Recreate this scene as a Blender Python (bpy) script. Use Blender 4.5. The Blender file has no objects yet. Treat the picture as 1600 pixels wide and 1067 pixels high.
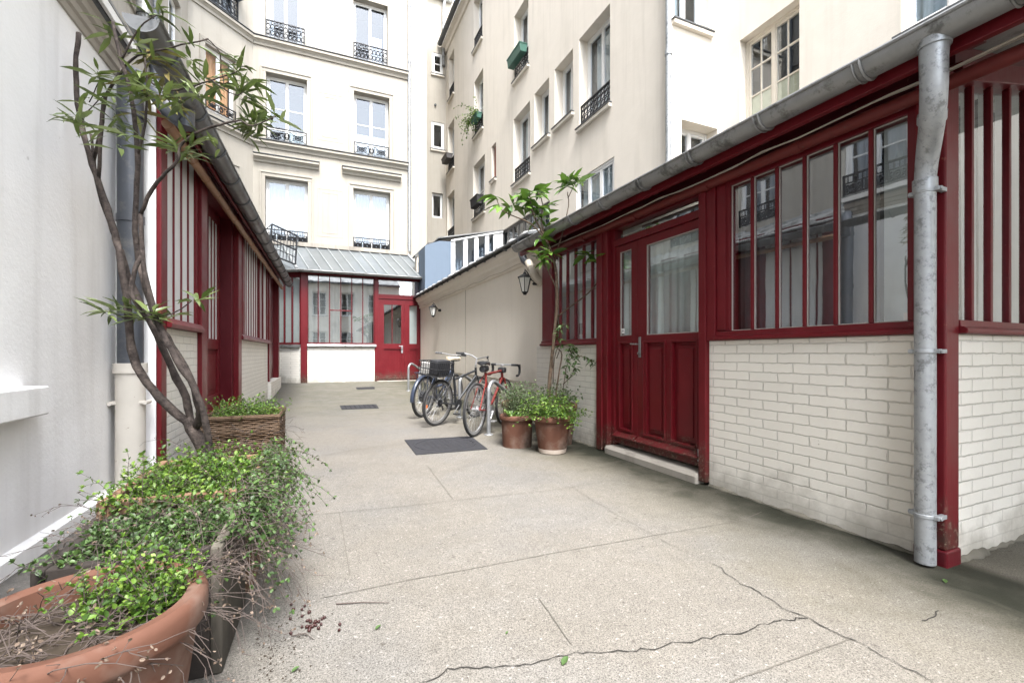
import bpy, bmesh, math, random
from mathutils import Vector, Matrix
R = math.radians
rng = random.Random(7)
scene = bpy.context.scene
COL = scene.collection
FPX = 711.1; CX = 800; HY = 552; CH = 1.07
YAW = math.atan(310 / FPX)          # courtyard axis against the camera axis
YAW2 = math.atan(288 / FPX)         # the left-hand buildings stand 1.5 degrees off
DL = YAW - YAW2

# ------------------------------------------------------------------ frames: (s along the face, d into the building, z)
def FR(s, d, z): return (2.88 + d, s, z)
def FSIDE(s, d, z): return (s, 1.21 + d, z)
def FB(s, d, z): return (s, 14.0 + d, z)
def FF(s, d, z): return (s, 16.4 + d, z)
def FT(s, d, z): return (5.5 + d, s, z)
def FT2(s, d, z): return (6.73 + d, s, z)
def FRET(s, d, z): return (s, 5.99 + d, z)
def FF2(s, d, z): return (s, 20.1 + d, z)
def FBW(s, d, z): return (3.02 + d, s, z)
def FL3(s, d, z): return (-3.16 - d, s, z)
_q = math.sqrt(.5)
def FFL(s, d, z): return (-1.757 - s * _q - d * _q, 16.4 - s * _q + d * _q, z)
def rotl(u, v): return (u * math.cos(DL) + v * math.sin(DL), -u * math.sin(DL) + v * math.cos(DL))
def FLR(s, d, z): return rotl(-1.17 - d, s) + (z,)
def FLW(s, d, z): return rotl(-1.42 - d, s) + (z,)
def FRL(s, d, z): return rotl(s, 4.13 + d) + (z,)     # return face beside the drainpipe, s is u'
def UV(u, v, z): return rotl(u, v) + (z,)             # left-hand plan coordinates
_ca, _sa = math.cos(R(-29)), math.sin(R(-29))
def FBA(s, d, z):                                     # angled bay of the back workshop, s runs left from its corner post
    return (-.33 - s * math.cos(R(29)) + d * math.sin(R(29)), 14.0 + s * math.sin(R(29)) + d * math.cos(R(29)), z)
def W(u, v, z): return (u, v, z)

def cam2w(X, Y): return (X * math.cos(YAW) + Y * math.sin(YAW), -X * math.sin(YAW) + Y * math.cos(YAW))
def P(px, py, depth):
    X = (px - CX) / FPX * depth
    u, v = cam2w(X, depth)
    return Vector((u, v, CH + (HY - py) / FPX * depth))
def hz(u, v):
    t = [(-99, .02), (8, .02), (10.5, .06), (13.7, .24), (99, .24)]
    for (a, za), (b, zb) in zip(t, t[1:]):
        if a <= v <= b: return za + (zb - za) * (v - a) / (b - a)
def G(px, py):
    z = .02
    for _ in range(8):
        Y = (CH - z) * FPX / (py - HY)
        u, v = cam2w((px - CX) / FPX * Y, Y)
        z = hz(u, v)
    return Vector((u, v, z))

# ------------------------------------------------------------------ mesh builder
class MB:
    def __init__(s, T=None): s.v = []; s.f = []; s.T = T or W
    def add(s, pts, faces):
        b = len(s.v)
        s.v += [Vector(s.T(*p)) for p in pts]
        s.f += [tuple(b + i for i in f) for f in faces]
    def raw(s, pts, faces):
        b = len(s.v); s.v += [Vector(p) for p in pts]
        s.f += [tuple(b + i for i in f) for f in faces]
    def box(s, a0, a1, d0, d1, z0, z1):
        s.add([(a, d, z) for a in (a0, a1) for d in (d0, d1) for z in (z0, z1)],
              [(0, 1, 3, 2), (4, 6, 7, 5), (0, 4, 5, 1), (2, 3, 7, 6), (0, 2, 6, 4), (1, 5, 7, 3)])
        return s
    def quad(s, *p): s.add(p, [tuple(range(len(p)))]); return s
    def prism(s, poly, d0, d1):         # polygon in (s, z) between two depths
        n = len(poly)
        s.add([(a, d0, z) for a, z in poly] + [(a, d1, z) for a, z in poly],
              [tuple(range(n)), tuple(range(2 * n - 1, n - 1, -1))] + [(i, (i + 1) % n, n + (i + 1) % n, n + i) for i in range(n)])
        return s
    def run(s, prof, a0, a1):           # polygon in (d, z) run along s
        n = len(prof)
        s.add([(a0, d, z) for d, z in prof] + [(a1, d, z) for d, z in prof],
              [tuple(range(n)), tuple(range(2 * n - 1, n - 1, -1))] + [(i, (i + 1) % n, n + (i + 1) % n, n + i) for i in range(n)])
        return s
    def tube(s, pts, r, seg=8, closed=False, world=False, flat=None):
        pts = [Vector(p) if world else Vector(s.T(*p)) for p in pts]
        n = len(pts); rad = r if isinstance(r, (list, tuple)) else [r] * n
        ref = None; rings = []
        for i in range(n):
            a = pts[i - 1] if (i or closed) else pts[i]
            b = pts[(i + 1) % n] if (i < n - 1 or closed) else pts[i]
            t = (b - a)
            t = t.normalized() if t.length > 1e-9 else Vector((0, 0, 1))
            if ref is None:
                ref = Vector((0, 0, 1)) if abs(t.z) < .9 else Vector((1, 0, 0))
            ref = (ref - t * ref.dot(t))
            ref = ref.normalized() if ref.length > 1e-6 else t.orthogonal().normalized()
            bi = t.cross(ref)
            rings.append([pts[i] + (ref * math.cos(k * 2 * math.pi / seg) + bi * math.sin(k * 2 * math.pi / seg)) * rad[i] for k in range(seg)])
        base = len(s.v)
        for rg in rings: s.v += rg
        m = n if closed else n - 1
        for i in range(m):
            for k in range(seg):
                a = base + i * seg + k; b = base + i * seg + (k + 1) % seg
                j = (i + 1) % n
                s.f.append((a, b, base + j * seg + (k + 1) % seg, base + j * seg + k))
        if not closed:
            s.f.append(tuple(base + k for k in range(seg))[::-1])
            s.f.append(tuple(base + (n - 1) * seg + k for k in range(seg)))
        return s
    def ring(s, a, z, r, d, w, seg=12, sx=1.0):
        return s.tube([(a + r * sx * math.cos(k * 2 * math.pi / seg), d, z + r * math.sin(k * 2 * math.pi / seg)) for k in range(seg)], w, 4, closed=True)
    def lathe(s, prof, c, seg=32, jit=0, sx=1, sy=1):
        base = len(s.v); n = len(prof)
        for k in range(seg):
            t = k * 2 * math.pi / seg
            for r, z in prof:
                s.v.append(Vector((c[0] + r * sx * math.cos(t), c[1] + r * sy * math.sin(t), c[2] + z)))
        for k in range(seg):
            for i in range(n - 1):
                a = base + k * n + i; b = base + ((k + 1) % seg) * n + i
                s.f.append((a, b, b + 1, a + 1))
        return s
    def ball(s, c, r, seg=8, sz=1.0):
        pr = [(max(1e-4, r * math.sin(math.pi * i / 6)), -r * sz * math.cos(math.pi * i / 6)) for i in range(7)]
        return s.lathe(pr, c, seg)
    def leaf(s, p, d, n, L, Wd, bend=.25, fold=.15):
        d = d.normalized(); sd = d.cross(n)
        sd = sd.normalized() if sd.length > 1e-6 else d.orthogonal().normalized()
        n = sd.cross(d)
        def q(t, w, h): return p + d * (t * L) + sd * (w * Wd) + n * (h - bend * L * t * t)
        b = len(s.v); f = fold * Wd
        s.v += [q(0, 0, 0), q(.32, .5, f), q(.3, 0, 0), q(.32, -.5, f), q(.68, .4, f), q(.68, 0, 0), q(.68, -.4, f), q(1, 0, 0)]
        s.f += [(b, b + 1, b + 2), (b, b + 2, b + 3), (b + 1, b + 4, b + 5, b + 2), (b + 2, b + 5, b + 6, b + 3), (b + 4, b + 7, b + 5), (b + 5, b + 7, b + 6)]
    def sleaf(s, p, d, n, L, Wd):
        d = d.normalized(); sd = d.cross(n)
        sd = sd.normalized() if sd.length > 1e-6 else d.orthogonal().normalized()
        n = sd.cross(d); b = len(s.v)
        s.v += [p, p + d * L * .25 + sd * Wd * .42 + n * .1 * Wd, p + d * L * .65 + sd * Wd * .45 + n * .1 * Wd, p + d * L - n * .12 * L,
                p + d * L * .65 - sd * Wd * .45 + n * .1 * Wd, p + d * L * .25 - sd * Wd * .42 + n * .1 * Wd]
        s.f += [(b, b + 1, b + 2, b + 3), (b, b + 3, b + 4, b + 5)]

ROOTINV = {}
def obj(name, mb, mat, parent=None, smooth=False, bevel=0, local=False, recalc=True, label=None):
    me = bpy.data.meshes.new(name)
    vs = mb.v
    if parent is not None and not local:
        top = parent
        while top.parent: top = top.parent
        M = ROOTINV[top.name]
        vs = [M @ v for v in vs]
    me.from_pydata([tuple(v) for v in vs], [], mb.f)
    if recalc:
        bm = bmesh.new(); bm.from_mesh(me); bmesh.ops.recalc_face_normals(bm, faces=bm.faces); bm.to_mesh(me); bm.free()
    if smooth:
        me.polygons.foreach_set('use_smooth', [True] * len(me.polygons))
        if smooth != 'all':
            try: me.set_sharp_from_angle(angle=R(40))
            except Exception: pass
    me.materials.append(mat)
    o = bpy.data.objects.new(name, me); COL.objects.link(o)
    if parent is not None: o.parent = parent
    if bevel:
        b = o.modifiers.new('bevel', 'BEVEL'); b.width = bevel; b.segments = 2; b.limit_method = 'ANGLE'; b.angle_limit = R(50)
    if label: o['label'] = label
    return o
def thing(name, label, cat, loc, rz=0, group=None):
    o = bpy.data.objects.new(name, None); COL.objects.link(o)
    o.location = loc; o.rotation_euler = (0, 0, rz); o.empty_display_size = .2
    o['label'] = label; o['category'] = cat
    if group: o['group'] = group
    ROOTINV[o.name] = (Matrix.Translation(Vector(loc)) @ Matrix.Rotation(rz, 4, 'Z')).inverted()
    return o
def tag(o, label, cat, group=None):
    o['label'] = label; o['category'] = cat
    if group: o['group'] = group
    return o
def copy_tree(o, parent=None):
    c = o.copy(); COL.objects.link(c)
    if parent is not None: c.parent = parent
    for ch in list(o.children): copy_tree(ch, c)
    return c

# ------------------------------------------------------------------ materials
def mat(name):
    m = bpy.data.materials.new(name); m.use_nodes = True
    nt = m.node_tree; nt.nodes.clear()
    return m, nt, nt.nodes, nt.links
class N:
    def __init__(s, name):
        s.m, s.nt, s.n, s.l = mat(name)
        s.out = s.n.new('ShaderNodeOutputMaterial')
    def node(s, t, **k):
        x = s.n.new(t)
        for a, b in k.items():
            if a.startswith('i_'): x.inputs[a[2:].replace('_', ' ')].default_value = b
            else: setattr(x, a, b)
        return x
    def link(s, a, b): s.l.new(a, b)
    def coord(s): return s.node('ShaderNodeTexCoord').outputs['Object']
    def noise(s, vec, scale, detail=4, rough=.55, dist=0):
        x = s.node('ShaderNodeTexNoise'); x.inputs['Scale'].default_value = scale; x.inputs['Detail'].default_value = detail
        x.inputs['Roughness'].default_value = rough; x.inputs['Distortion'].default_value = dist
        s.link(vec, x.inputs['Vector']); return x.outputs['Fac']
    def ramp(s, fac, stops):
        x = s.node('ShaderNodeValToRGB'); e = x.color_ramp.elements
        while len(e) < len(stops): e.new(.5)
        for el, (p, c) in zip(e, stops):
            el.position = p; el.color = (c if len(c) == 4 else tuple(c) + (1,)) if not isinstance(c, (int, float)) else (c, c, c, 1)
        s.link(fac, x.inputs['Fac']); return x.outputs['Color']
    def mix(s, fac, a, b, mode='MIX'):
        x = s.node('ShaderNodeMix', data_type='RGBA', blend_type=mode)
        for sock, val in ((x.inputs[0], fac), (x.inputs[6], a), (x.inputs[7], b)):
            if isinstance(val, (int, float)): sock.default_value = val
            elif isinstance(val, tuple): sock.default_value = val if len(val) == 4 else val + (1,)
            else: s.link(val, sock)
        return x.outputs[2]
    def math(s, op, a, b=None, clamp=False):
        x = s.node('ShaderNodeMath', operation=op); x.use_clamp = clamp
        for i, val in enumerate((a, b)):
            if val is None: continue
            if isinstance(val, (int, float)): x.inputs[i].default_value = val
            else: s.link(val, x.inputs[i])
        return x.outputs[0]
    def sep(s, vec):
        x = s.node('ShaderNodeSeparateXYZ'); s.link(vec, x.inputs[0]); return x.outputs
    def comb(s, x_, y_, z_):
        x = s.node('ShaderNodeCombineXYZ')
        for i, val in enumerate((x_, y_, z_)):
            if isinstance(val, (int, float)): x.inputs[i].default_value = val
            else: s.link(val, x.inputs[i])
        return x.outputs[0]
    def bump(s, h, strength=.3, dist=.01, prev=None):
        x = s.node('ShaderNodeBump'); x.inputs['Strength'].default_value = strength; x.inputs['Distance'].default_value = dist
        s.link(h, x.inputs['Height'])
        if prev is not None: s.link(prev, x.inputs['Normal'])
        return x.outputs['Normal']
    def pbr(s, color, rough=.6, metal=0, normal=None, spec=.5, coat=0):
        p = s.node('ShaderNodeBsdfPrincipled')
        for k, val in (('Base Color', color), ('Roughness', rough), ('Metallic', metal)):
            if isinstance(val, (int, float)): p.inputs[k].default_value = val
            elif isinstance(val, tuple): p.inputs[k].default_value = val if len(val) == 4 else val + (1,)
            else: s.link(val, p.inputs[k])
        p.inputs['Specular IOR Level'].default_value = spec
        if coat: p.inputs['Coat Weight'].default_value = coat
        if normal is not None: s.link(normal, p.inputs['Normal'])
        s.link(p.outputs[0], s.out.inputs[0]); return p

def paint(name, c, rough=.4, var=.18, scale=6, chip=None, bumpv=.12, grime=False):
    t = N(name); co = t.coord()
    n = t.noise(co, scale, 5); x, y, z = t.sep(co)
    n2 = t.noise(t.comb(t.math('MULTIPLY', x, 90.0), t.math('MULTIPLY', y, 90.0), t.math('MULTIPLY', z, 6.0)), 1.0, 4)
    fade = t.ramp(t.noise(co, 1.3, 4, .6), [(.4, 0), (.8, .25)])
    col = t.mix(n, tuple(x * (1 - var) for x in c), tuple(min(1, x * (1 + var)) for x in c))
    col = t.mix(fade, col, tuple(min(1, x * 1.25 + .012) for x in c))
    if chip:
        n3 = t.noise(co, 22, 6, .65)
        col = t.mix(t.ramp(n3, [(.675, 0), (.70, .9)]), col, chip)
    if grime:
        gz = t.ramp(t.math('ADD', z, t.math('MULTIPLY', t.math('SUBTRACT', t.noise(co, 9, 5, .65), .5), .7)), [(.04, .9), (.30, 0)])
        col = t.mix(gz, col, (.05, .026, .02))
        col = t.mix(t.math('MULTIPLY', gz, t.ramp(t.noise(co, 45, 5, .7), [(.55, 0), (.6, 1)])), col, (.20, .16, .12))
    t.pbr(col, t.ramp(n, [(.2, rough * .8), (.8, min(1, rough * 1.25))]), 0, t.bump(n2, bumpv, .004), .32)
    return t.m
def plaster(name, c, dirt=(.30, .27, .22), amount=.25, streak=True, zdirt=None):
    t = N(name); co = t.coord(); x, y, z = t.sep(co)
    big = t.noise(co, .7, 4); mid = t.noise(co, 3.5, 6, .6); fine = t.noise(co, 55, 4)
    col = t.mix(mid, tuple(v * .95 for v in c), tuple(min(.9, v * 1.03) for v in c))
    if streak:
        st = t.noise(t.comb(t.math('MULTIPLY', x, 5.0), t.math('MULTIPLY', y, 5.0), t.math('MULTIPLY', z, .35)), 1.0, 5, .6)
        col = t.mix(t.math('MULTIPLY', t.ramp(st, [(.50, 0), (.78, 1)]), amount), col, dirt)
    col = t.mix(t.math('MULTIPLY', t.ramp(big, [(.52, 0), (.75, 1)]), amount * .6), col, dirt)
    spot = t.noise(co, 9, 3, .7)
    col = t.mix(t.math('MULTIPLY', t.ramp(spot, [(.72, 0), (.78, 1)]), amount), col, tuple(v * .8 for v in dirt))
    if zdirt:
        zz = t.math('ADD', z, t.math('MULTIPLY', t.math('SUBTRACT', mid, .5), .5))
        col = t.mix(t.ramp(zz, [(zdirt[0], .75), (zdirt[1], 0)]), col, dirt)
    t.pbr(col, .85, 0, t.bump(fine, .22, .006, t.bump(mid, .25, .02)), .25)
    return t.m
def brick(name, c, dirt=(.22, .20, .16)):
    t = N(name); co = t.coord(); x, y, z = t.sep(co)
    wob = t.math('MULTIPLY', t.math('SUBTRACT', t.noise(co, 5, 3), .5), .009)
    s = t.math('ADD', x, y)
    w2 = t.math('MULTIPLY', t.math('SUBTRACT', t.noise(co, 19, 3), .5), .016); w3 = t.math('MULTIPLY', t.math('SUBTRACT', t.noise(co, 27, 3), .5), .012)
    vec = t.comb(t.math('ADD', s, w2), t.math('ADD', t.math('ADD', z, wob), w3), 0.0)
    b = t.node('ShaderNodeTexBrick'); t.link(vec, b.inputs['Vector'])
    b.offset = .5; b.inputs['Scale'].default_value = 1; b.inputs['Brick Width'].default_value = .216; b.inputs['Row Height'].default_value = .0655
    b.inputs['Mortar Size'].default_value = .0055; b.inputs['Mortar Smooth'].default_value = .6; b.inputs['Bias'].default_value = 0
    b.inputs['Color1'].default_value = (.50, .50, .50, 1); b.inputs['Color2'].default_value = (.62, .62, .62, 1)
    skirt = t.ramp(t.math('ADD', z, t.math('MULTIPLY', t.math('SUBTRACT', t.noise(co, 3.0, 4), .5), .22)), [(.13, 0), (.17, 1)])
    fac = t.math('MULTIPLY', b.outputs['Fac'], skirt)
    mid = t.noise(co, 4, 6, .6); fine = t.noise(co, 70, 4)
    worn = t.ramp(t.noise(co, 2.2, 4, .6), [(.35, .35), (.62, 1)])
    col = t.mix(mid, tuple(v * .93 for v in c), tuple(v * 1.05 for v in c))
    col = t.mix(.35, col, t.mix(.5, b.outputs['Color'], (1.0, .97, .9, 1), 'ADD'), 'MULTIPLY')
    col = t.mix(t.math('MULTIPLY', t.math('MULTIPLY', fac, worn), .06), col, tuple(v * .45 for v in c))
    low = t.math('ADD', z, t.math('MULTIPLY', t.math('SUBTRACT', mid, .5), .7))
    col = t.mix(t.ramp(low, [(.0, .6), (.22, 0)]), col, dirt)
    chip = t.noise(co, 17, 5, .7)
    col = t.mix(t.ramp(chip, [(.70, 0), (.73, .8)]), col, (.25, .22, .18))
    h = t.math('SUBTRACT', t.math('MULTIPLY', t.noise(co, 14, 4), .25), t.math('MULTIPLY', fac, worn))
    nrm = t.bump(fine, .25, .004, t.bump(h, .75, .012))
    t.pbr(col, .7, 0, nrm, .3)
    return t.m
def metal(name, c, rough=.45, mt=.8, spots=None, scale=14):
    t = N(name); co = t.coord(); n = t.noise(co, scale, 6, .65); n2 = t.noise(co, 3, 4)
    col = t.mix(n, tuple(v * .7 for v in c), tuple(min(1, v * 1.2) for v in c))
    if spots: col = t.mix(t.ramp(t.noise(co, scale * .7, 6, .75), [(.52, 0), (.62, .85)]), col, spots)
    t.pbr(col, t.ramp(n2, [(.3, rough * .8), (.7, min(1, rough * 1.3))]), mt, t.bump(n, .12, .004))
    return t.m
def plain(name, c, rough=.5, mt=0, spec=.5):
    t = N(name); co = t.coord(); n = t.noise(co, 12, 4)
    t.pbr(t.mix(n, tuple(v * .85 for v in c), tuple(min(1, v * 1.12) for v in c)), rough, mt, None, spec)
    return t.m
def leafmat(name, stops, rough=.4, trans=.3):
    t = N(name); g = t.node('ShaderNodeNewGeometry')
    col = t.ramp(g.outputs['Random Per Island'], stops)
    p = t.pbr(col, rough, 0, None, .5)
    tr = t.node('ShaderNodeBsdfTranslucent'); t.link(t.mix(.5, col, (.10, .16, .02, 1)), tr.inputs[0])
    mx = t.node('ShaderNodeMixShader'); mx.inputs[0].default_value = trans
    t.link(p.outputs[0], mx.inputs[1]); t.link(tr.outputs[0], mx.inputs[2]); t.link(mx.outputs[0], t.out.inputs[0])
    return t.m
def glass(name, f0=.08, gain=1.0, tint=(.92, .95, .94), rough=.01, wav=.0):
    t = N(name); g = t.node('ShaderNodeNewGeometry'); dt = t.node('ShaderNodeVectorMath', operation='DOT_PRODUCT')
    t.link(g.outputs['Incoming'], dt.inputs[0]); t.link(g.outputs['Normal'], dt.inputs[1])
    c = t.math('SUBTRACT', 1.0, t.math('ABSOLUTE', dt.outputs['Value']), True)
    fac = t.math('MULTIPLY', t.math('ADD', t.math('MULTIPLY', t.math('POWER', c, 5.0), 1 - f0), f0), gain, True)   # Schlick, the same from both sides
    tr = t.node('ShaderNodeBsdfTransparent'); tr.inputs[0].default_value = tint + (1,)
    gl = t.node('ShaderNodeBsdfGlossy'); gl.inputs['Roughness'].default_value = rough; gl.inputs['Color'].default_value = (.93, .97, 1, 1)
    if wav:
        co = t.coord(); t.link(t.bump(t.noise(co, 2.2, 2), wav, .01), gl.inputs['Normal'])
    mx = t.node('ShaderNodeMixShader'); t.link(fac, mx.inputs[0]); t.link(tr.outputs[0], mx.inputs[1]); t.link(gl.outputs[0], mx.inputs[2])
    t.link(mx.outputs[0], t.out.inputs[0]); return t.m

RED = paint('red_gloss_paint', (.108, .0045, .0085), .42, .25, 5, (.17, .045, .035), .18, True)
REDD = paint('dark_red_paint', (.075, .004, .008), .4, .2, 5, (.16, .07, .05))
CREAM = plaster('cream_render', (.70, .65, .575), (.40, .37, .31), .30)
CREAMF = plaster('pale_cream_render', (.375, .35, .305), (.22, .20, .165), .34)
CREAMW = plaster('courtyard_wall_render', (.80, .755, .68), (.42, .38, .32), .13, True, (.12, .75))
WHITE = plaster('white_render', (.86, .86, .862), (.42, .40, .385), .38)
BRICKW = brick('white_painted_brick', (.70, .68, .63))
STONE = plaster('pale_stone', (.34, .315, .28), (.10, .09, .075), .7)
ZINC = metal('weathered_zinc', (.27, .275, .275), .5, .5, (.10, .10, .095), 8)
GALV = metal('galvanised_steel', (.37, .39, .41), .5, .6, (.17, .18, .185), 22)
ZINCD = metal('dark_slate_zinc', (.10, .105, .11), .55, .3, (.05, .05, .05), 9)
PIPED = metal('dark_grey_pipe_paint', (.055, .062, .075), .38, .1, (.10, .10, .10), 5)
IRON = plain('black_wrought_iron', (.018, .019, .022), .45, .3)
WHITEP = paint('white_window_paint', (.74, .74, .73), .4, .05)
CREAMP = paint('cream_pipe_paint', (.60, .55, .47), .5, .1, 8, (.35, .28, .2))
GLASSR = glass('workshop_glass', .30, 1.0, (.92, .96, .96), .008, .05)
GLASSA = glass('apartment_glass', .11, 1.0, (.80, .86, .93), .01, .05)
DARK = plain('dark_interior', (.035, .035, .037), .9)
ROOM = plain('dim_interior', (.20, .20, .19), .9)
CURTW = plain('white_curtain', (.46, .47, .48), .9)
CURTG = plain('pale_grey_curtain', (.50, .55, .54), .9)
CURTD = plain('dark_curtain', (.11, .105, .115), .9)
FROST = plain('pale_blind', (.52, .56, .56), .6)
SOIL = plaster('potting_soil', (.035, .026, .018), (.02, .015, .01), .6)
def bark(name, a, b, sc=26):
    t = N(name); co = t.coord(); x, y, z = t.sep(co)
    n = t.noise(co, sc, 6, .7); ring = t.noise(t.comb(t.math('MULTIPLY', x, 14.0), t.math('MULTIPLY', y, 14.0), t.math('MULTIPLY', z, 60.0)), 1.0, 4)
    col = t.mix(t.ramp(n, [(.35, 0), (.65, 1)]), a, b); col = t.mix(t.ramp(t.noise(co, 8, 4, .6), [(.58, 0), (.70, .7)]), col, tuple(v * 2.4 for v in b))
    t.pbr(col, .85, 0, t.bump(ring, .5, .006, t.bump(n, .9, .012)), .2); return t.m
BARK = bark('oleander_bark', (.018, .014, .013), (.065, .052, .046))
BARK2 = bark('brown_bark', (.05, .034, .024), (.13, .095, .068))
TWIG = plain('dry_twig', (.070, .053, .046), .9)
# ------------------------------------------------------------------ ground
def ground_mat():
    t = N('courtyard_concrete'); co = t.coord(); x, y, z = t.sep(co)
    big = t.noise(co, .55, 5, .6); mid = t.noise(co, 2.4, 7, .62, .6); sm = t.noise(co, 11, 6, .65); fine = t.noise(co, 150, 3, .6)
    vo = t.node('ShaderNodeTexVoronoi'); vo.inputs['Scale'].default_value = 300; t.link(co, vo.inputs['Vector'])
    col = t.mix(mid, (.122, .111, .094), (.188, .175, .156))
    col = t.mix(t.ramp(big, [(.42, 0), (.7, .55)]), col, (.125, .113, .095))
    col = t.mix(t.ramp(sm, [(.45, 0), (.75, .45)]), col, (.11, .10, .085))
    g = t.ramp(vo.outputs['Color'], [(.15, .58), (.5, 1.0), (.86, 1.38)])
    col = t.mix(.85, col, g, 'MULTIPLY')
    col = t.mix(t.ramp(fine, [(.57, 0), (.62, .9)]), col, (.045, .04, .034))
    col = t.mix(t.ramp(t.noise(co, 70, 2), [(.66, 0), (.70, .6)]), col, (.31, .29, .26))
    wob = t.math('MULTIPLY', t.math('SUBTRACT', mid, .5), 1.5)
    # damp and algae along the right-hand wall, the corner drain and the far end
    xr = t.math('ADD', x, t.math('MULTIPLY', wob, .55))
    col = t.mix(t.ramp(t.noise(co, .9, 4, .6), [(.45, 0), (.62, .55)]), col, t.mix(1.0, col, (.88, .93, 1.02, 1), 'MULTIPLY'))
    col = t.mix(t.ramp(t.noise(co, 34, 4, .65), [(.64, 0), (.69, .75)]), col, (.05, .044, .036))
    wide = t.ramp(t.math('MULTIPLY', t.math('ADD', x, t.math('MULTIPLY', wob, 1.3)), .25), [(.39, 0), (.64, .45)])
    col = t.mix(t.math('MULTIPLY', wide, t.ramp(big, [(.30, .4), (.6, 1)])), col, (.095, .083, .048))
    mr = t.ramp(t.math('ADD', t.math('MULTIPLY', xr, .25), .2), [(.70, 0), (.80, .35), (.885, 1)])
    patch = t.ramp(t.noise(co, 1.1, 5, .6), [(.30, .45), (.52, 1)])
    xo = t.ramp(t.math('MULTIPLY', x, .25), [(.735, 1), (.765, 0)])
    mr = t.math('MULTIPLY', mr, t.math('MAXIMUM', xo, t.math('MULTIPLY', t.ramp(t.math('MULTIPLY', y, .25), [(.24, .0), (.33, .55)]), .9)))
    col = t.mix(t.math('MULTIPLY', mr, patch), col, (.014, .015, .008))
    yf = t.math('ADD', y, t.math('MULTIPLY', wob, 2.0))
    mf = t.ramp(t.math('MULTIPLY', yf, .0625), [(.40, 0), (.58, .42), (.9, .62)])
    col = t.mix(t.math('MULTIPLY', mf, t.ramp(mid, [(.3, .35), (.62, 1)])), col, (.058, .060, .036))
    xl = t.math('ADD', x, t.math('MULTIPLY', wob, .6))
    ml = t.ramp(t.math('ADD', t.math('MULTIPLY', xl, .25), .5), [(.30, .85), (.46, 0)])
    col = t.mix(t.math('MULTIPLY', ml, t.ramp(sm, [(.35, .5), (.6, 1)])), col, (.05, .047, .044))
    h = t.math('ADD', t.math('MULTIPLY', sm, .5), t.math('MULTIPLY', fine, .35))
    t.pbr(col, t.ramp(mid, [(.3, .72), (.7, .9)]), 0, t.bump(vo.outputs['Distance'], .25, .004, t.bump(h, .35, .006)), .35)
    return t.m
CONC = ground_mat()
def lines(a, b, st):
    n = int(round((b - a) / st)); return [a + (b - a) * i / n for i in range(n + 1)]
us = [-60, -20, -6] + lines(-4, 8, .5) + [12, 30, 60]
vs = [-60, -20, -8] + lines(-4, 8, .5)[1:-1] + lines(8, 17, .25) + [25, 40, 60]
gm = MB()
gm.raw([(u, v, hz(u, v)) for u in us for v in vs],
       [(i * len(vs) + j, (i + 1) * len(vs) + j, (i + 1) * len(vs) + j + 1, i * len(vs) + j + 1) for i in range(len(us) - 1) for j in range(len(vs) - 1)])
ground = obj('ground', gm, CONC, smooth='all'); ground['kind'] = 'structure'
CRACK = plain('crack_dirt', (.018, .016, .013), .95)
JOINT = plain('joint_mortar', (.105, .095, .08), .95)
def strip(name, pix, w, m, jit, step=.035):
    pts = [G(*p) for p in pix]; mb = MB(); L = []; r2 = random.Random(len(pix) * 31 + int(pix[0][0]))
    for a, b in zip(pts, pts[1:]):
        n = max(1, int((b - a).length / step))
        L += [a + (b - a) * (i / n) for i in range(n)]
    L.append(pts[-1]); off = 0; row = []
    for i, p in enumerate(L):
        tdir = (L[min(i + 1, len(L) - 1)] - L[max(i - 1, 0)]); tdir.z = 0; tdir.normalize()
        sd = Vector((-tdir.y, tdir.x, 0)); off = off * .75 + r2.uniform(-jit, jit)
        ww = w * r2.uniform(.35, 1.3) if jit > .002 else w * r2.uniform(.7, 1.2)
        c = p + sd * off; c.z = hz(c.x, c.y) + .004
        row.append((c + sd * ww / 2, c - sd * ww / 2))
    v = []; f = []
    for a, b in row: v += [a, b]
    for i in range(len(row) - 1): f.append((2 * i, 2 * i + 1, 2 * i + 3, 2 * i + 2))
    mb.raw(v, f); return obj(name, mb, m, ground, local=True)
for pix in [[(655, 1067), (700, 1047), (760, 1044), (830, 1040), (900, 1020), (1010, 1012), (1090, 1005), (1160, 985), (1258, 964)],
            [(1112, 882), (1160, 912), (1258, 966), (1330, 1000), (1400, 1038), (1460, 1066)],
            [(440, 646), (455, 700), (448, 730)], [(1435, 968), (1470, 956)]]:
    strip('crack', pix, .0048, CRACK, .012, .02)
strip('crack', [(760, 703), (800, 716), (870, 742), (905, 768), (960, 802), (1045, 850), (1112, 882)], .0026, JOINT, .008, .022)
for pix in [[(475, 806), (640, 790), (870, 765), (1010, 742)], [(500, 935), (637, 907), (900, 858), (1160, 813), (1190, 800)], [(667, 727), (708, 780)],
            [(530, 800), (548, 900)], [(842, 935), (893, 1008)], [(1140, 1067), (1330, 998)], [(478, 716), (560, 702), (632, 692)], [(440, 640), (528, 637)],
            [(592, 636), (690, 640)], [(435, 615), (520, 622)]]:
    strip('joint', pix, .0042, JOINT, .0016)

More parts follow.
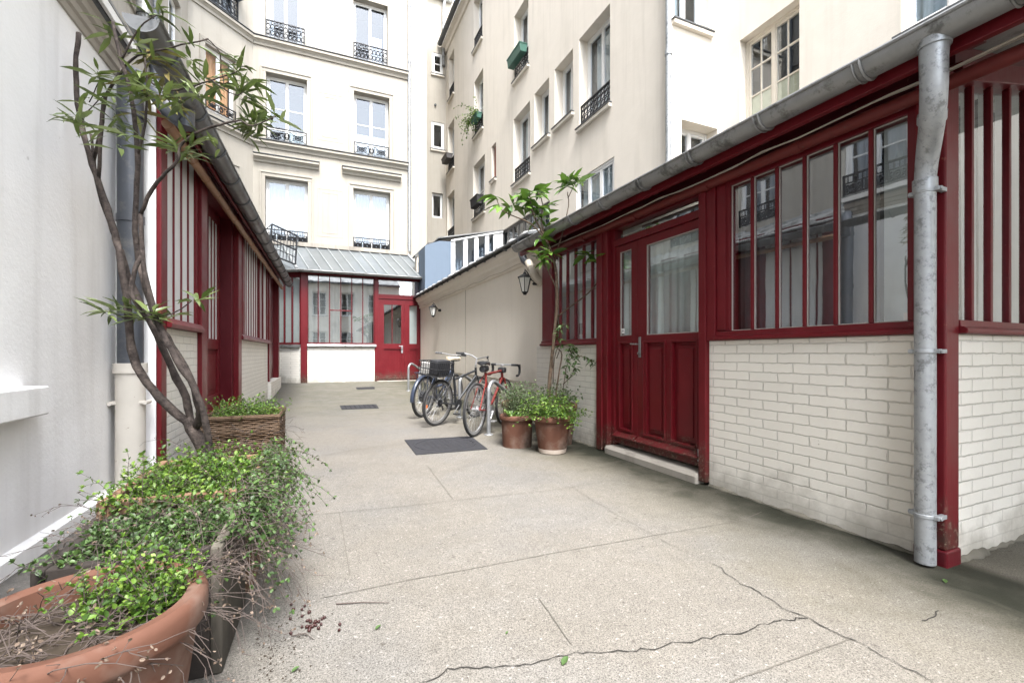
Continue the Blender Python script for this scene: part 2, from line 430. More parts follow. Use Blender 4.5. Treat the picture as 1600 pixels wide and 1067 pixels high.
# ------------------------------------------------------------------ shared building helpers
def wall(mb, s0, s1, z0, z1, holes, depth, back=True):
    S = sorted({s0, s1} | {min(max(h[i], s0), s1) for h in holes for i in (0, 1)})
    Z = sorted({z0, z1} | {min(max(h[i], z0), z1) for h in holes for i in (2, 3)})
    for a, b in zip(S, S[1:]):
        for c, d in zip(Z, Z[1:]):
            ms, mz = (a + b) / 2, (c + d) / 2
            if any(h[0] < ms < h[1] and h[2] < mz < h[3] for h in holes): continue
            mb.quad((a, 0, c), (b, 0, c), (b, 0, d), (a, 0, d))
    for h in holes:
        dp = h[4] if len(h) > 4 else depth
        a, b, c, d = h[:4]
        mb.quad((a, 0, c), (a, dp, c), (a, dp, d), (a, 0, d)); mb.quad((b, 0, c), (b, dp, c), (b, dp, d), (b, 0, d))
        mb.quad((a, 0, c), (b, 0, c), (b, dp, c), (a, dp, c)); mb.quad((a, 0, d), (b, 0, d), (b, dp, d), (a, dp, d))
    return mb
def cloth(T, s0, s1, z0, z1, d, amp=.02, wl=.11, seed=0):
    m = MB(T); r2 = random.Random(seed); n = max(6, int((s1 - s0) / .018)); ph = r2.random() * 6
    cols = []
    for i in range(n + 1):
        s = s0 + (s1 - s0) * i / n
        w = math.sin(s / wl * 6.283 + ph + 1.3 * math.sin(s * 7 + ph)) * amp
        cols.append((s, w))
    b = 0; pts = []; fs = []; K = 4
    for s, w in cols:
        for k in range(K): pts.append((s + .004 * math.sin(k * 2 + s * 20), d + w * (.5 + .6 * (1 - k / (K - 1))), z0 + (z1 - z0) * k / (K - 1)))
    for i in range(n):
        for k in range(K - 1): fs.append((i * K + k, (i + 1) * K + k, (i + 1) * K + k + 1, i * K + k + 1))
    m.add(pts, fs); return m
def room(T, s0, s1, z0, z1, d0, d1):
    m = MB(T)
    m.quad((s0, d1, z0), (s1, d1, z0), (s1, d1, z1), (s0, d1, z1))
    for s in (s0, s1): m.quad((s, d0, z0), (s, d1, z0), (s, d1, z1), (s, d0, z1))
    for z in (z0, z1): m.quad((s0, d0, z), (s1, d0, z), (s1, d1, z), (s0, d1, z))
    return m
def railing(T, s0, s1, z0, z1, d, style):
    m = MB(T); w = s1 - s0; h = z1 - z0; ow = m.ring
    m.ring = lambda a, z, r, d_, wd, seg=12, sx=1.0: ow(a, z, r, d_, wd * 1.55, seg, sx)
    m.box(s0, s1, d - .02, d + .02, z1 - .03, z1)
    m.box(s0, s1, d - .01, d + .01, z0 + .02, z0 + .045)
    for s in (s0 + .01, s1 - .01): m.box(s - .012, s + .012, d - .012, d + .012, z0 - .02, z1 - .03)
    if style == 'cross':
        m.box(s0, s1, d - .008, d + .008, z1 - .085, z1 - .07)
        mid = (s0 + s1) / 2; zc = z0 + h * .47
        m.ring(mid, zc, h * .25, d, .011, 12, .6); m.ring(mid, zc, h * .12, d, .010, 8)
        for a, b in ((s0 + .03, mid - .1), (mid + .1, s1 - .03)):
            zt, zb = z1 - .085, z0 + .045
            m.tube([(a, d, zb), ((a + b) / 2, d, zc), (b, d, zt)], .009, 4); m.tube([(a, d, zt), ((a + b) / 2, d, zc), (b, d, zb)], .009, 4)
            m.ring((a + b) / 2, zc, h * .17, d, .010, 10); m.ring((a + b) / 2, zc, h * .08, d, .010, 8)
            for q in (.25, .75): m.ring(a + (b - a) * q, zc + (h * .12), h * .08, d, .008, 8); m.ring(a + (b - a) * q, zc - (h * .12), h * .08, d, .008, 8)
        for s in (mid - .09, mid + .09): m.box(s - .008, s + .008, d - .008, d + .008, z0 + .045, z1 - .07)
    elif style == 'panel':
        zt = z1 - .15
        m.box(s0, s1, d - .008, d + .008, zt - .012, zt + .012)
        n = int(w / .075)
        for i in range(1, n): m.box(s0 + w * i / n - .006, s0 + w * i / n + .006, d - .006, d + .006, zt, z1 - .03)
        k = max(2, round(w / .3))
        for i in range(k):
            a = s0 + w * i / k; b = a + w / k; c = (a + b) / 2; zc = (z0 + zt) / 2; hh = (zt - z0) / 2
            m.box(a + .015, a + .05, d - .006, d + .006, z0 + .04, zt - .012); m.box(b - .05, b - .015, d - .006, d + .006, z0 + .04, zt - .012)
            m.ring(c, zc, hh * .62, d, .016, 12); m.ring(c, zc, hh * .3, d, .014, 8)
            for sx in (-1, 1): m.ring(c + sx * w / k * .26, zc + hh * .3, hh * .3, d, .014, 8); m.ring(c + sx * w / k * .26, zc - hh * .45, hh * .26, d, .014, 8)
    else:
        zr = [z0 + .10, z1 - .13]
        for z in zr: m.box(s0, s1, d - .007, d + .007, z - .008, z + .008)
        n = max(4, round(w / .13))
        for i in range(n + 1): m.box(s0 + w * i / n - .006, s0 + w * i / n + .006, d - .007, d + .007, z0 + .045, z1 - .03)
        for i in range(n):
            c = s0 + w * (i + .5) / n; zc = (zr[0] + zr[1]) / 2; hh = (zr[1] - zr[0]) / 2
            m.ring(c, zc + hh * .5, hh * .40, d, .008, 10, min(1, .055 / (hh * .4)) if hh > .1 else 1); m.ring(c, zc - hh * .5, hh * .40, d, .008, 10, min(1, .055 / (hh * .4)) if hh > .1 else 1)
            m.ring(c, z1 - .08, .035, d, .006, 8)
    return m
def casement(T, s0, s1, z0, z1, d, leaves=2, bars=(), vbars=0, fw=.05, lw=.05):
    m = MB(T); e = .004
    m.box(s0, s0 + fw, d, d + .07, z0, z1); m.box(s1 - fw, s1, d, d + .07, z0, z1)
    m.box(s0 + fw, s1 - fw, d, d + .07, z1 - fw, z1); m.box(s0 + fw, s1 - fw, d, d + .07, z0, z0 + fw)
    a0, a1, c0, c1 = s0 + fw, s1 - fw, z0 + fw, z1 - fw
    for i in range(leaves):
        a = a0 + (a1 - a0) * i / leaves; b = a0 + (a1 - a0) * (i + 1) / leaves
        m.box(a + e, a + lw, d + .012, d + .055, c0, c1); m.box(b - lw, b - e, d + .012, d + .055, c0, c1)
        m.box(a + lw, b - lw, d + .012, d + .055, c1 - lw, c1); m.box(a + lw, b - lw, d + .012, d + .055, c0, c0 + lw * 1.4)
        for q in bars:
            z = c0 + (c1 - c0) * q; m.box(a + lw, b - lw, d + .016, d + .05, z - .015, z + .015)
        for k in range(vbars):
            s = a + lw + (b - a - 2 * lw) * (k + 1) / (vbars + 1); m.box(s - .012, s + .012, d + .018, d + .048, c0 + lw * 1.4, c1 - lw)
    if leaves == 2: m.box((a0 + a1) / 2 - .03, (a0 + a1) / 2 + .03, d, d + .0118, c0, c1)
    return m
def apt(b, T, s0, s1, z0, z1, depth=.22, leaves=2, bars=(), vbars=0, rail=None, rail_d=None, curtain=None, sill=None, fm=None, seed=0, gl=None, fw=.05, lab=None, rm=None):
    fm = fm or WHITEP
    o = obj('window', casement(T, s0 + .002, s1 - .002, z0 + .002, z1 - .002, depth, leaves, bars, vbars, fw), fm, b, bevel=.004, label=lab)
    pm = MB(T); pm.quad((s0 + .03, depth + .03, z0 + .03), (s1 - .03, depth + .03, z0 + .03), (s1 - .03, depth + .03, z1 - .03), (s0 + .03, depth + .03, z1 - .03))
    obj('pane', pm, gl or GLASSA, o)
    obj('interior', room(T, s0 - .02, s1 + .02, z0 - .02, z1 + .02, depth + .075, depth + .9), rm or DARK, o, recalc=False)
    if curtain:
        for (q0, q1, h, cm) in curtain:
            a = s0 + .05 + (s1 - s0 - .1) * q0; c = s0 + .05 + (s1 - s0 - .1) * q1
            obj('curtain', cloth(T, a, c, z0 + .04, z0 + (z1 - z0) * h - .04, depth + .16, .018, .12, seed + int(q0 * 10)), cm, o, smooth='all', recalc=False)
    if rail:
        st, rz = rail
        obj('railing', railing(T, s0 + .01, s1 - .01, z0 + .02, rz, depth * .35 if rail_d is None else rail_d, st), IRON, o)
    if sill:
        sm = MB(T); ov = .05
        sm.box(s0 - ov, s1 + ov, -.07, depth, z0 - .10, z0 - .028)
        obj('sill', sm, CREAM, o, bevel=.006)
        sm = MB(T); sm.box(s0 - ov - .01, s1 + ov + .01, -.085, depth, z0 - .026, z0 - .002)
        obj('sill_flashing', sm, ZINCD, o)
    return o
def sweep_half(T, d, z, r, a0, a1, th=.004, seg=10):
    """half-round gutter with a rolled outer bead, running along s"""
    m = MB(T); prof = []
    for k in range(seg + 1):
        t = math.pi + math.pi * k / seg; prof.append((d + r * math.cos(t), z + r * math.sin(t)))
    inn = [(d + (r - th) * math.cos(math.pi + math.pi * k / seg), z + (r - th) * math.sin(math.pi + math.pi * k / seg)) for k in range(seg, -1, -1)]
    m.run(prof + inn, a0, a1)
    m.tube([(a0, d - r, z), (a1, d - r, z)], .011, 8)
    return m

# ------------------------------------------------------------------ apartment building across the end of the court
ap = thing('apartment_building', 'pale cream apartment building across the far end, with string courses and white double windows', 'building', (.6, 16.4, .24))
HOLES = []; WIN = []
for s0, s1 in ((-1.41, -.17), (1.24, 2.47)):
    WIN += [(s0, s1, 4.64, 6.70, 'panel', 5.06), (s0 + .02, s1 - .03, 7.88, 10.02, 'cross', 8.33), (s0, s1 - .08, 11.15, 13.25, 'scroll', 11.75), (s0, s1 - .08, 14.3, 16.3, 'scroll', 14.9)]
wm = MB(FF); wall(wm, -1.757, 3.77, 0, 20, [w[:4] for w in WIN], .29)
wm.T = FFL
FLW_ = [(.60, 1.54, 4.64, 6.62, 'panel', 5.06), (.58, 1.52, 8.02, 9.88, 'cross', 8.36), (.5, 1.52, 11.15, 13.25, 'scroll', 11.75), (.5, 1.52, 14.3, 16.3, 'scroll', 14.9)]
wall(wm, 0, 1.984, 0, 20, [w[:4] for w in FLW_], .29)
wm.T = FL3
LWIN = [(13.15, 14.25, z0, z1, st, rz) for z0, z1, st, rz in ((4.64, 6.70, 'panel', 5.06), (7.88, 10.02, 'cross', 8.33), (11.15, 13.25, 'scroll', 11.75))]
LWIN += [(v, v + 1.05, z0, z1, st, rz) for v in (10.9, 8.75, 6.5, 4.25, 2.0, -.3, -2.6) for z0, z1, st, rz in ((3.95, 5.95, 'panel', 4.35), (7.05, 9.05, 'cross', 7.5), (10.15, 12.15, 'scroll', 10.6))]
wall(wm, -6, 14.997, 0, 20, [w[:4] for w in LWIN], .29)
wm.T = W
wm.quad((3.77, 16.4, 0), (3.77, 22, 0), (3.77, 22, 20), (3.77, 16.4, 20)); wm.quad((-6.5, -6, 0), (-3.16, -6, 0), (-3.16, -6, 20), (-6.5, -6, 20))
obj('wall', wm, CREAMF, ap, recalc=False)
rf = MB(); rf.prism([(-7, 19.98), (4.1, 19.98), (4.1, 20.3), (-7, 20.3)], 16.1, 23); rf.box(-7, -2.9, -6.2, 16.08, 19.98, 20.3)
obj('roof', rf, ZINC, ap)
def mould(T, s0, s1, z0, z1, proj, e0=0, e1=0):
    m = MB(T); h = z1 - z0
    m.run([(.02, z0), (-proj * .3, z0), (-proj * .35, z0 + h * .3), (-proj * .75, z0 + h * .55), (-proj, z0 + h * .6), (-proj, z1 - .02), (.02, z1)], s0, s1); return m
for z0, z1 in ((7.60, 7.82), (10.82, 11.06), (14.0, 14.25)):
    m = mould(FF, -1.73, 3.09, z0, z1, .13); m2 = mould(FFL, .028, 1.96, z0, z1, .13); m3 = mould(FL3, -5.9, 14.97, z0, z1, .13)
    for k in (m2, m3): m.raw(k.v, k.f)
    obj('string_course', m, CREAMF, ap)
    m = MB(FF); m.box(-1.73, 3.10, -.155, 0, z1 + .001, z1 + .018); m.T = FFL; m.box(.03, 1.96, -.155, 0, z1 + .001, z1 + .018)
    obj('course_flashing', m, ZINCD, ap)
for a, b in ((-1.72, .16), (.89, 2.83)):
    obj('window_cornice', mould(FF, a, b, 7.13, 7.34, .17), CREAMF, ap)
    m = MB(FF); m.box(a - .02, b + .02, -.19, 0, 7.341, 7.36); obj('cornice_flashing', m, ZINCD, ap)
def surround(T, s0, s1, z0, z1, w=.11):
    m = MB(T)
    for o_, ww, pr in ((0, w, .028), (w + .001, .05, .05)):
        a, b, c, d = s0 - o_, s1 + o_, z0, z1 + o_
        m.box(a - ww, a, -pr, .01, c, d); m.box(b, b + ww, -pr, .01, c, d); m.box(a - ww, b + ww, -pr, .01, d, d + ww)
    return m
for T, ws in ((FF, WIN), (FFL, FLW_)):
    for w in ws:
        if w[2] < 11: obj('window_surround', surround(T, w[0], w[1], w[2], w[3]), CREAMF, ap, bevel=.008)
obj('window_surround', surround(FFL, .5, 1.6, 8.0, 9.92, .02), CREAMF, ap)
for z0, z1 in ((4.95, 6.55), (8.15, 9.75)):
    for a, b, pr in ((.12, .92, .005), (.27, .77, .006)):
        m = MB(FF); q = .0 if pr < .0055 else .12
        m.box(a, a + .03, -pr, .01, z0 + q, z1 - q); m.box(b - .03, b, -pr, .01, z0 + q, z1 - q)
        m.box(a + .03, b - .03, -pr, .01, z1 - q - .03, z1 - q); m.box(a + .03, b - .03, -pr, .01, z0 + q, z0 + q + .03)
        obj('panel_moulding', m, CREAMF, ap, bevel=.006)
cur = {0: [(0, .5, .99, CURTW), (.5, 1, .99, CURTW)], 1: [(0, .5, .5, CURTW), (.5, 1, .45, CURTW)], 2: None}
for i, w in enumerate(WIN):
    fl = i % 4
    c = [[(.05, .5, 1, CURTW), (.5, 1, 1, CURTW)], [(.05, .45, .42, CURTW), (.55, .95, .42, CURTW)] if i > 3 else [(.5, .95, .26, CURTG)], [(.0, .16, 1, CURTW), (.82, 1, 1, CURTW)] if i < 4 else [(.55, .9, .55, CURTW)], None][fl]
    apt(ap, FF, *w[:4], .22, 2, (.53, .2) if fl == 1 else (), 0, (w[4], w[5]), None, c, None, WHITEP, i)
ORANGE = plain('orange_blind', (.72, .36, .15), .8)
for i, w in enumerate(FLW_):
    c = [[(.05, .95, 1, CURTW)], [(0, 1, 1.0, ORANGE)], [(.1, .5, .9, CURTW)], None][i]
    apt(ap, FFL, *w[:4], .10, 2, (), 0, (w[4], w[5]), -.02 if i > 0 else None, c, None, WHITEP, 20 + i)
for i, w in enumerate(LWIN):
    apt(ap, FL3, *w[:4], .12, 2, (.35, .68), 0, (w[4], w[5]), None, [(.05, .42, 1, CURTW), (.6, .95, 1, CURTW)], None, WHITEP, 40 + i)
dp = MB(FF); dp.tube([(3.13, -.07, 4.7), (3.13, -.07, 20)], .055, 10)
for z in (5.0, 7.2, 9.0, 11.4, 13.4, 16): dp.tube([(3.13, -.07, z), (3.13, -.07, z + .06)], .064, 10)
obj('downpipe', dp, GALV, ap, smooth=True)
dp = MB(FL3); dp.tube([(11.8, -.1, 3.6), (11.8, -.1, 20)], .09, 12); obj('downpipe', dp, PIPED, ap, smooth=True)

# ------------------------------------------------------------------ set-back building with three small windows
sb = thing('set_back_building', 'narrow pale wall with three small windows, set back in the far right corner', 'building', (4.7, 20.1, .24))
SW = [(4.86, 5.36, 13.60, 14.55), (4.83, 5.41, 10.23, 11.45), (4.86, 5.36, 7.15, 8.27)]
wm = wall(MB(FF2), 3.0, 7.0, 0, 17.1, SW, .2); wm.T = W; wm.quad((3.0, 20.1, 17.1), (7, 20.1, 17.1), (7, 24, 17.1), (3, 24, 17.1))
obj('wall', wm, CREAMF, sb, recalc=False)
for i, w in enumerate(SW):
    apt(sb, FF2, *w, .02 if i < 2 else .12, 1, (.5,) if i == 0 else (), 0, None, None, None, i < 2, WHITEP, 90 + i, fw=.07 if i < 2 else .04)
m = sweep_half(FF2, -.1, 17.0, .09, 3.0, 5.75); obj('gutter', m, ZINC, sb, smooth=True)
m = MB(FF2); m.tube([(5.42, -.1, 16.95), (5.36, -.08, 16.6), (5.36, -.08, 14.0)], .07, 8); obj('downpipe', m, ZINC, sb, smooth=True)
m = MB(FF2); m.tube([(5.0, .05, 12.19), (5.0, -.06, 12.19)], .05, 10); obj('vent_pipe', m, ZINCD, sb)

# ------------------------------------------------------------------ tall building along the right
tb = thing('tall_building', 'tall cream rendered building on the right with deep scattered windows and iron railings', 'building', (5.6, 12, .1))
TW = dict(big=(7.65, 8.82, 6.14, 8.15), plainA=(9.09, 9.95, 6.66, 8.12), plainB=(10.25, 11.09, 6.66, 8.10), railed=(11.37, 12.5, 6.10, 8.07), green=(11.47, 12.45, 9.15, 11.12),
          a1=(15.25, 16.2, 12.32, 14.2), a2=(15.17, 16.15, 9.10, 11.17), a3=(15.0, 16.25, 6.08, 8.06), b1=(18.8, 19.6, 12.22, 14.1), b2=(18.8, 19.78, 9.06, 11.12), b3=(18.76, 19.87, 6.05, 8.06),
          slot=(13.93, 14.34, 6.85, 8.02), low=(7.51, 8.95, 3.8, 5.0, .09), grille=(10.22, 13.45, 3.75, 4.96, .1))
wm = wall(MB(FT), 5.99, 20.1, 0, 15.0, list(TW.values()), .29)
T2W = dict(grid=(4.57, 5.62, 4.0, 6.45), blue=(2.35, 3.27, 5.03, 6.7)); RW = dict(up=(5.62, 6.42, 6.74, 8.3), lowr=(5.78, 6.62, 3.8, 5.08))
wm.T = FT2; wall(wm, -6, 5.99, 0, 15, list(T2W.values()), .29)
wm.T = FRET; wall(wm, 5.5, 6.73, 0, 15, list(RW.values()), .29)
wm.T = W; wm.quad((5.5, 20.1, 15), (9, 20.1, 15), (9, -6, 15), (6.73, -6, 15), (6.73, 5.99, 15), (5.5, 5.99, 15))
obj('wall', wm, CREAM, tb, recalc=False)
m = MB(FT); m.run([(0, 14.6), (-.06, 14.6), (-.1, 14.75), (-.22, 14.8), (-.22, 14.9), (0, 15.02)], 6.0, 20.08); obj('cornice', m, CREAM, tb)
m = sweep_half(FT, -.3, 14.98, .1, 6.0, 20.08); obj('gutter', m, ZINCD, tb, smooth=True)
cw = [(.05, .95, 1, CURTG)]
wo = {}
wo['big'] = apt(tb, FT, *TW['big'], .22, 2, (), 0, ('scroll', 6.64), .05, [(.1, .9, 1, CURTG)], True, WHITEP, 1)
wo['plainA'] = apt(tb, FT, *TW['plainA'], .22, 2, (), 0, None, None, cw, True, WHITEP, 2)
wo['plainB'] = apt(tb, FT, *TW['plainB'], .22, 2, (), 0, None, None, cw, True, WHITEP, 3)
wo['railed'] = apt(tb, FT, *TW['railed'], .22, 2, (), 0, ('scroll', 6.58), .05, cw, True, WHITEP, 4)
wo['green'] = apt(tb, FT, *TW['green'], .22, 2, (.5,), 0, ('scroll', 9.66), .03, None, True, WHITEP, 5)
for k in ('a1', 'a2', 'a3', 'b1', 'b2', 'b3'):
    w = TW[k]; apt(tb, FT, *w, .2, 2, (.5,) if k[0] == 'a' else (), 0, ('scroll', w[2] + .5), .03, None, True, WHITEP, ord(k[0]) + int(k[1]))
RUST = paint('rusty_brown_frame', (.25, .10, .07), .6)
apt(tb, FT, *TW['slot'], .1, 1, (), 0, None, None, None, True, RUST, 6, fw=.04, lab='narrow slot window with a rust brown frame')
apt(tb, FT, 7.51, 8.95, 3.8, 5.0, .02, 3, (.42,), 0, None, None, [(.0, 1, 1, CURTG)], None, WHITEP, 7)
apt(tb, FT, 10.22, 13.45, 3.75, 4.96, .03, 8, (), 0, None, None, None, None, paint('dark_grille_paint', (.10, .095, .09), .5), 8, fw=.04)
YEL = plain('yellow_frosted_glass', (.62, .57, .36), .35)
g = apt(tb, FT2, *T2W['grid'], .14, 2, (.2, .4, .6, .8), 1, None, None, None, None, CREAMP, 9, lab='tall window of small panes, the lower ones frosted yellow')
m = MB(FT2); m.box(4.66, 5.53, .1725, .178, 4.30, 5.45); obj('frosted_pane', m, YEL, g)
apt(tb, FT2, *T2W['blue'], .08, 2, (.3, .6), 0, None, None, [(.0, 1, .9, CURTG)], True, WHITEP, 10)
apt(tb, FRET, *RW['up'], .2, 2, (), 0, None, None, [(.0, .5, 1, CURTG)], True, WHITEP, 11)
apt(tb, FRET, *RW['lowr'], .24, 2, (), 0, None, None, None, None, WHITEP, 12)
m = MB(); m.tube([(5.44, 5.93, 3.0), (5.44, 5.93, 14.9)], .05, 12)
for z in (3.6, 6.05, 8.9, 12): m.tube([(5.44, 5.93, z), (5.44, 5.93, z + .07)], .06, 12)
obj('downpipe', m, GALV, tb, smooth=True)
# ------------------------------------------------------------------ red workshop on the right
wr = thing('red_workshop', 'long red timber workshop with big glazed bays and white painted brick base on the right', 'building', (3.0, 3.5, .02))
m = MB(FR); m.box(1.322, 2.69, 0, .20, -.05, 1.168); obj('brick_wall', m, BRICKW, wr, bevel=.006)
m = MB(FR); m.box(4.2, 5.74, 0, .20, -.05, 1.168); obj('brick_wall', m, BRICKW, wr, bevel=.006)
m = MB(FSIDE); m.box(2.967, 5.4, 0, .15, -.05, 1.168); obj('brick_wall', m, BRICKW, wr, bevel=.006)
def fillet(T, a, b, seed, w=.03, h=.022, step=.016):
    m = MB(T); n = int((b - a) / step); rows = []
    for i in range(n + 1):
        s = a + (b - a) * i / n
        q = .55 + .28 * math.sin(s * 9 + seed) + .22 * math.sin(s * 23 + seed * 2) + .14 * math.sin(s * 61 + seed); q = max(.06, q)
        rows.append([(s, .02, .0), (s, -w * q, .016), (s, -w * q * .55, .022 + h * q * .45), (s, -.002, .022 + h * q), (s, .02, .022 + h * q)])
    m.add([p for rw in rows for p in rw], [(i * 5 + k, i * 5 + k + 1, i * 5 + k + 6, i * 5 + k + 5) for i in range(n) for k in range(4)])
    return m
FILL = plaster('worn_mortar_fillet', (.15, .14, .115), (.03, .03, .02), .9)
obj('mortar_fillet', fillet(FR, 1.33, 2.685, 3), FILL, wr, smooth='all'); obj('mortar_fillet', fillet(FR, 4.21, 5.72, 4), FILL, wr, smooth='all'); obj('mortar_fillet', fillet(FSIDE, 2.975, 5.3, 5, .04, .03), FILL, wr, smooth='all')
# big window
def sillrun(T, a, b):
    m = MB(T); m.run([(.10, 1.169), (-.042, 1.169), (-.048, 1.178), (-.048, 1.192), (-.030, 1.205), (-.022, 1.206), (-.018, 1.238), (.10, 1.24)], a, b); return m
o = obj('window', sillrun(FR, 1.322, 2.604), RED, wr, bevel=.003, label='wide red window of six tall panes')
m = MB(FR)
m.box(1.322, 1.37, -.006, .09, 1.241, 2.40); m.box(2.49, 2.604, -.006, .09, 1.241, 2.40); m.box(1.37, 2.49, -.003, .09, 2.335, 2.40)
m.box(2.52, 2.60, -.016, -.0065, 1.25, 2.39)
for s in (1.55, 1.74, 1.93, 2.12, 2.31): m.box(s - .0115, s + .0115, .006, .045, 1.241, 2.334)
f = obj('window_frame', m, RED, o, bevel=.004)
m = MB(FR)
for a, b in zip((1.37, 1.5625, 1.7525, 1.9425, 2.1325, 2.3225), (1.5375, 1.7275, 1.9175, 2.1075, 2.2975, 2.49)):
    m.box(a, a + .004, .018, .026, 1.241, 2.334); m.box(b - .004, b, .018, .026, 1.241, 2.334); m.box(a + .004, b - .004, .018, .026, 1.241, 1.246); m.box(a + .004, b - .004, .018, .026, 2.330, 2.334)
obj('glazing_bead', m, plain('pale_putty', (.42, .40, .37), .7), o)
m = MB(FR); m.quad((1.37, .027, 1.24), (2.49, .027, 1.24), (2.49, .027, 2.335), (1.37, .027, 2.335)); obj('pane', m, GLASSR, o)
obj('curtain', cloth(FR, 1.56, 2.49, 1.1, 2.34, .10, .022, .13, 3), CURTD, o, smooth='all', recalc=False)
m = MB(FR); m.box(1.3205, 1.545, .13, .145, 1.1, 2.4); obj('blind', m, FROST, o)
m = MB(FR); m.box(1.372, 1.398, .020, .0262, 1.247, 1.287); obj('sticker', m, WHITEP, o)
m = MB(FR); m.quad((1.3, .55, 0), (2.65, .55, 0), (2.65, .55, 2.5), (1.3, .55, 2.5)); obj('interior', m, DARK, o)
# door set
m = MB(FR); m.box(2.69, 2.762, -.04, .14, .045, 2.43); m.box(2.605, 2.6895, -.03, .12, 1.17, 2.40); obj('post', m, RED, wr, bevel=.005)
m = MB(FR); m.box(4.015, 4.10, -.03, .14, .06, 2.43); m.box(4.1005, 4.1995, -.045, .14, .03, 2.43); obj('post', m, RED, wr, bevel=.005)
m = MB(FR)
m.box(3.955, 4.0145, .02, .13, .11, 2.42); m.box(2.7625, 2.775, .02, .13, .11, 2.42)
m.box(2.775, 3.955, .015, .13, 2.185, 2.25); m.box(2.775, 3.955, .015, .13, 2.365, 2.42); obj('door_frame', m, RED, wr, bevel=.004)
m = MB(FR); m.quad((2.775, .06, 2.25), (3.955, .06, 2.25), (3.955, .06, 2.365), (2.775, .06, 2.365)); obj('transom_pane', m, GLASSR, wr)
m = MB(FR); m.run([(.14, -.03), (-.062, -.03), (-.066, .075), (-.045, .10), (.14, .108)], 2.763, 4.02); obj('door_step', m, STONE, wr, bevel=.012)
def panel_door(s0, s1, glass, panels, name='door'):
    m = MB(FR); d0, d1 = .035, .085
    g0, g1, gz0, gz1 = glass
    m.box(s0, g0, d0, d1, .135, 2.18); m.box(g1, s1, d0, d1, .135, 2.18)
    m.box(g0, g1, d0, d1, gz1, 2.18); m.box(g0, g1, d0, d1, 1.17, gz0); m.box(g0, g1, d0, d1, .135, .30)
    for a, b in zip([g0] + [p[1] for p in panels], [p[0] for p in panels] + [g1]):
        if b - a > .004: m.box(a, b, d0, d1, .30, 1.17)
    o = obj(name, m, RED, wr, bevel=.003)
    pm = MB(FR)
    for a, b in panels:
        pm.box(a, b, .068, .080, .30, 1.17)
        for q, (pr) in ((.028, .060), (.055, .050)): pm.box(a + q, b - q, pr, .0679 if q < .05 else .0601, .30 + q, 1.17 - q)
        # moulding frame on the rails round each panel
        pm.box(a - .02, a, .024, .0349, .28, 1.19); pm.box(b, b + .02, .024, .0349, .28, 1.19)
        pm.box(a, b, .024, .0349, 1.17, 1.19); pm.box(a, b, .018, .0349, .278, .30)
    obj('door_panel', pm, RED, o, bevel=.004)
    pm = MB(FR); pm.quad((g0, .06, gz0), (g1, .06, gz0), (g1, .06, gz1), (g0, .06, gz1)); obj('pane', pm, GLASSR, o)
    bm_ = MB(FR)
    bm_.box(g0, g0 + .008, .042, .056, gz0, gz1); bm_.box(g1 - .008, g1, .042, .056, gz0, gz1); bm_.box(g0 + .008, g1 - .008, .042, .056, gz0, gz0 + .008); bm_.box(g0 + .008, g1 - .008, .042, .056, gz1 - .008, gz1)
    obj('glazing_bead', bm_, plain('putty', (.36, .33, .31), .7), o)
    dm = MB(FR); dm.run([(.034, .205), (-.01, .205), (-.022, .212), (-.022, .222), (.034, .262)], s0 + .012, s1 - .012); obj('drip_rail', dm, RED, o, bevel=.004)
    return o
side = panel_door(3.605, 3.952, (3.70, 3.885, 1.25, 2.115), [(3.69, 3.88)], 'side_door')
main = panel_door(2.778, 3.60, (2.815, 3.475, 1.245, 2.105), [(2.85, 3.13), (3.23, 3.50)], 'door')
obj('curtain', cloth(FR, 2.80, 3.49, .2, 2.12, .10, .012, .10, 5), CURTG, main, smooth='all', recalc=False)
obj('curtain', cloth(FR, 3.69, 3.90, .2, 2.12, .11, .012, .10, 6), CURTG, side, smooth='all', recalc=False)
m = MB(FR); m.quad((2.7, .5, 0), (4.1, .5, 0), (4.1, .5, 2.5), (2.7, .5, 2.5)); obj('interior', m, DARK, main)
m = MB(FR); m.box(3.550, 3.580, .026, .036, 1.03, 1.23); obj('lock_plate', m, ZINC, main, bevel=.003)
m = MB(FR); m.tube([(3.565, .03, 1.16), (3.565, -.018, 1.16), (3.57, -.022, 1.16), (3.64, -.022, 1.163)], .0075, 8); m.tube([(3.565, .026, 1.07), (3.565, .012, 1.07)], .014, 10)
obj('handle', m, ZINC, main, smooth=True)
m = MB(FR); m.box(3.83, 3.875, .0505, .057, 1.275, 1.325); obj('sticker', m, WHITEP, side)
m = MB(FR); m.box(3.84, 3.865, .0495, .0504, 1.29, 1.312); obj('sticker_print', m, plain('grey_print', (.25, .25, .26), .6), side)
m = MB(FR); m.box(2.785, 2.80, -.008, .033, .19, .29); obj('bolt', m, GALV, main, bevel=.002)
# small window
o = obj('window', sillrun(FR, 4.2, 5.56), RED, wr, bevel=.003, label='narrow red window of six panes beside the double door')
m = MB(FR); m.box(5.28, 5.56, -.006, .09, 1.241, 2.40); m.box(4.2, 4.215, -.006, .09, 1.241, 2.40); m.box(4.215, 5.28, -.003, .09, 2.335, 2.40)
for s in (4.37, 4.55, 4.73, 4.92, 5.10): m.box(s - .0115, s + .0115, .006, .045, 1.241, 2.334)
obj('window_frame', m, RED, o, bevel=.004)
m = MB(FR); m.quad((4.215, .024, 1.24), (5.28, .024, 1.24), (5.28, .024, 2.335), (4.215, .024, 2.335)); obj('pane', m, GLASSR, o)
m = MB(FR); m.box(4.40, 5.4, .09, .10, 1.0, 2.5); obj('blind', m, FROST, o)
m = MB(FR); m.quad((4.1, .6, 0), (5.7, .6, 0), (5.7, .6, 2.5), (4.1, .6, 2.5)); obj('interior', m, ROOM, o)
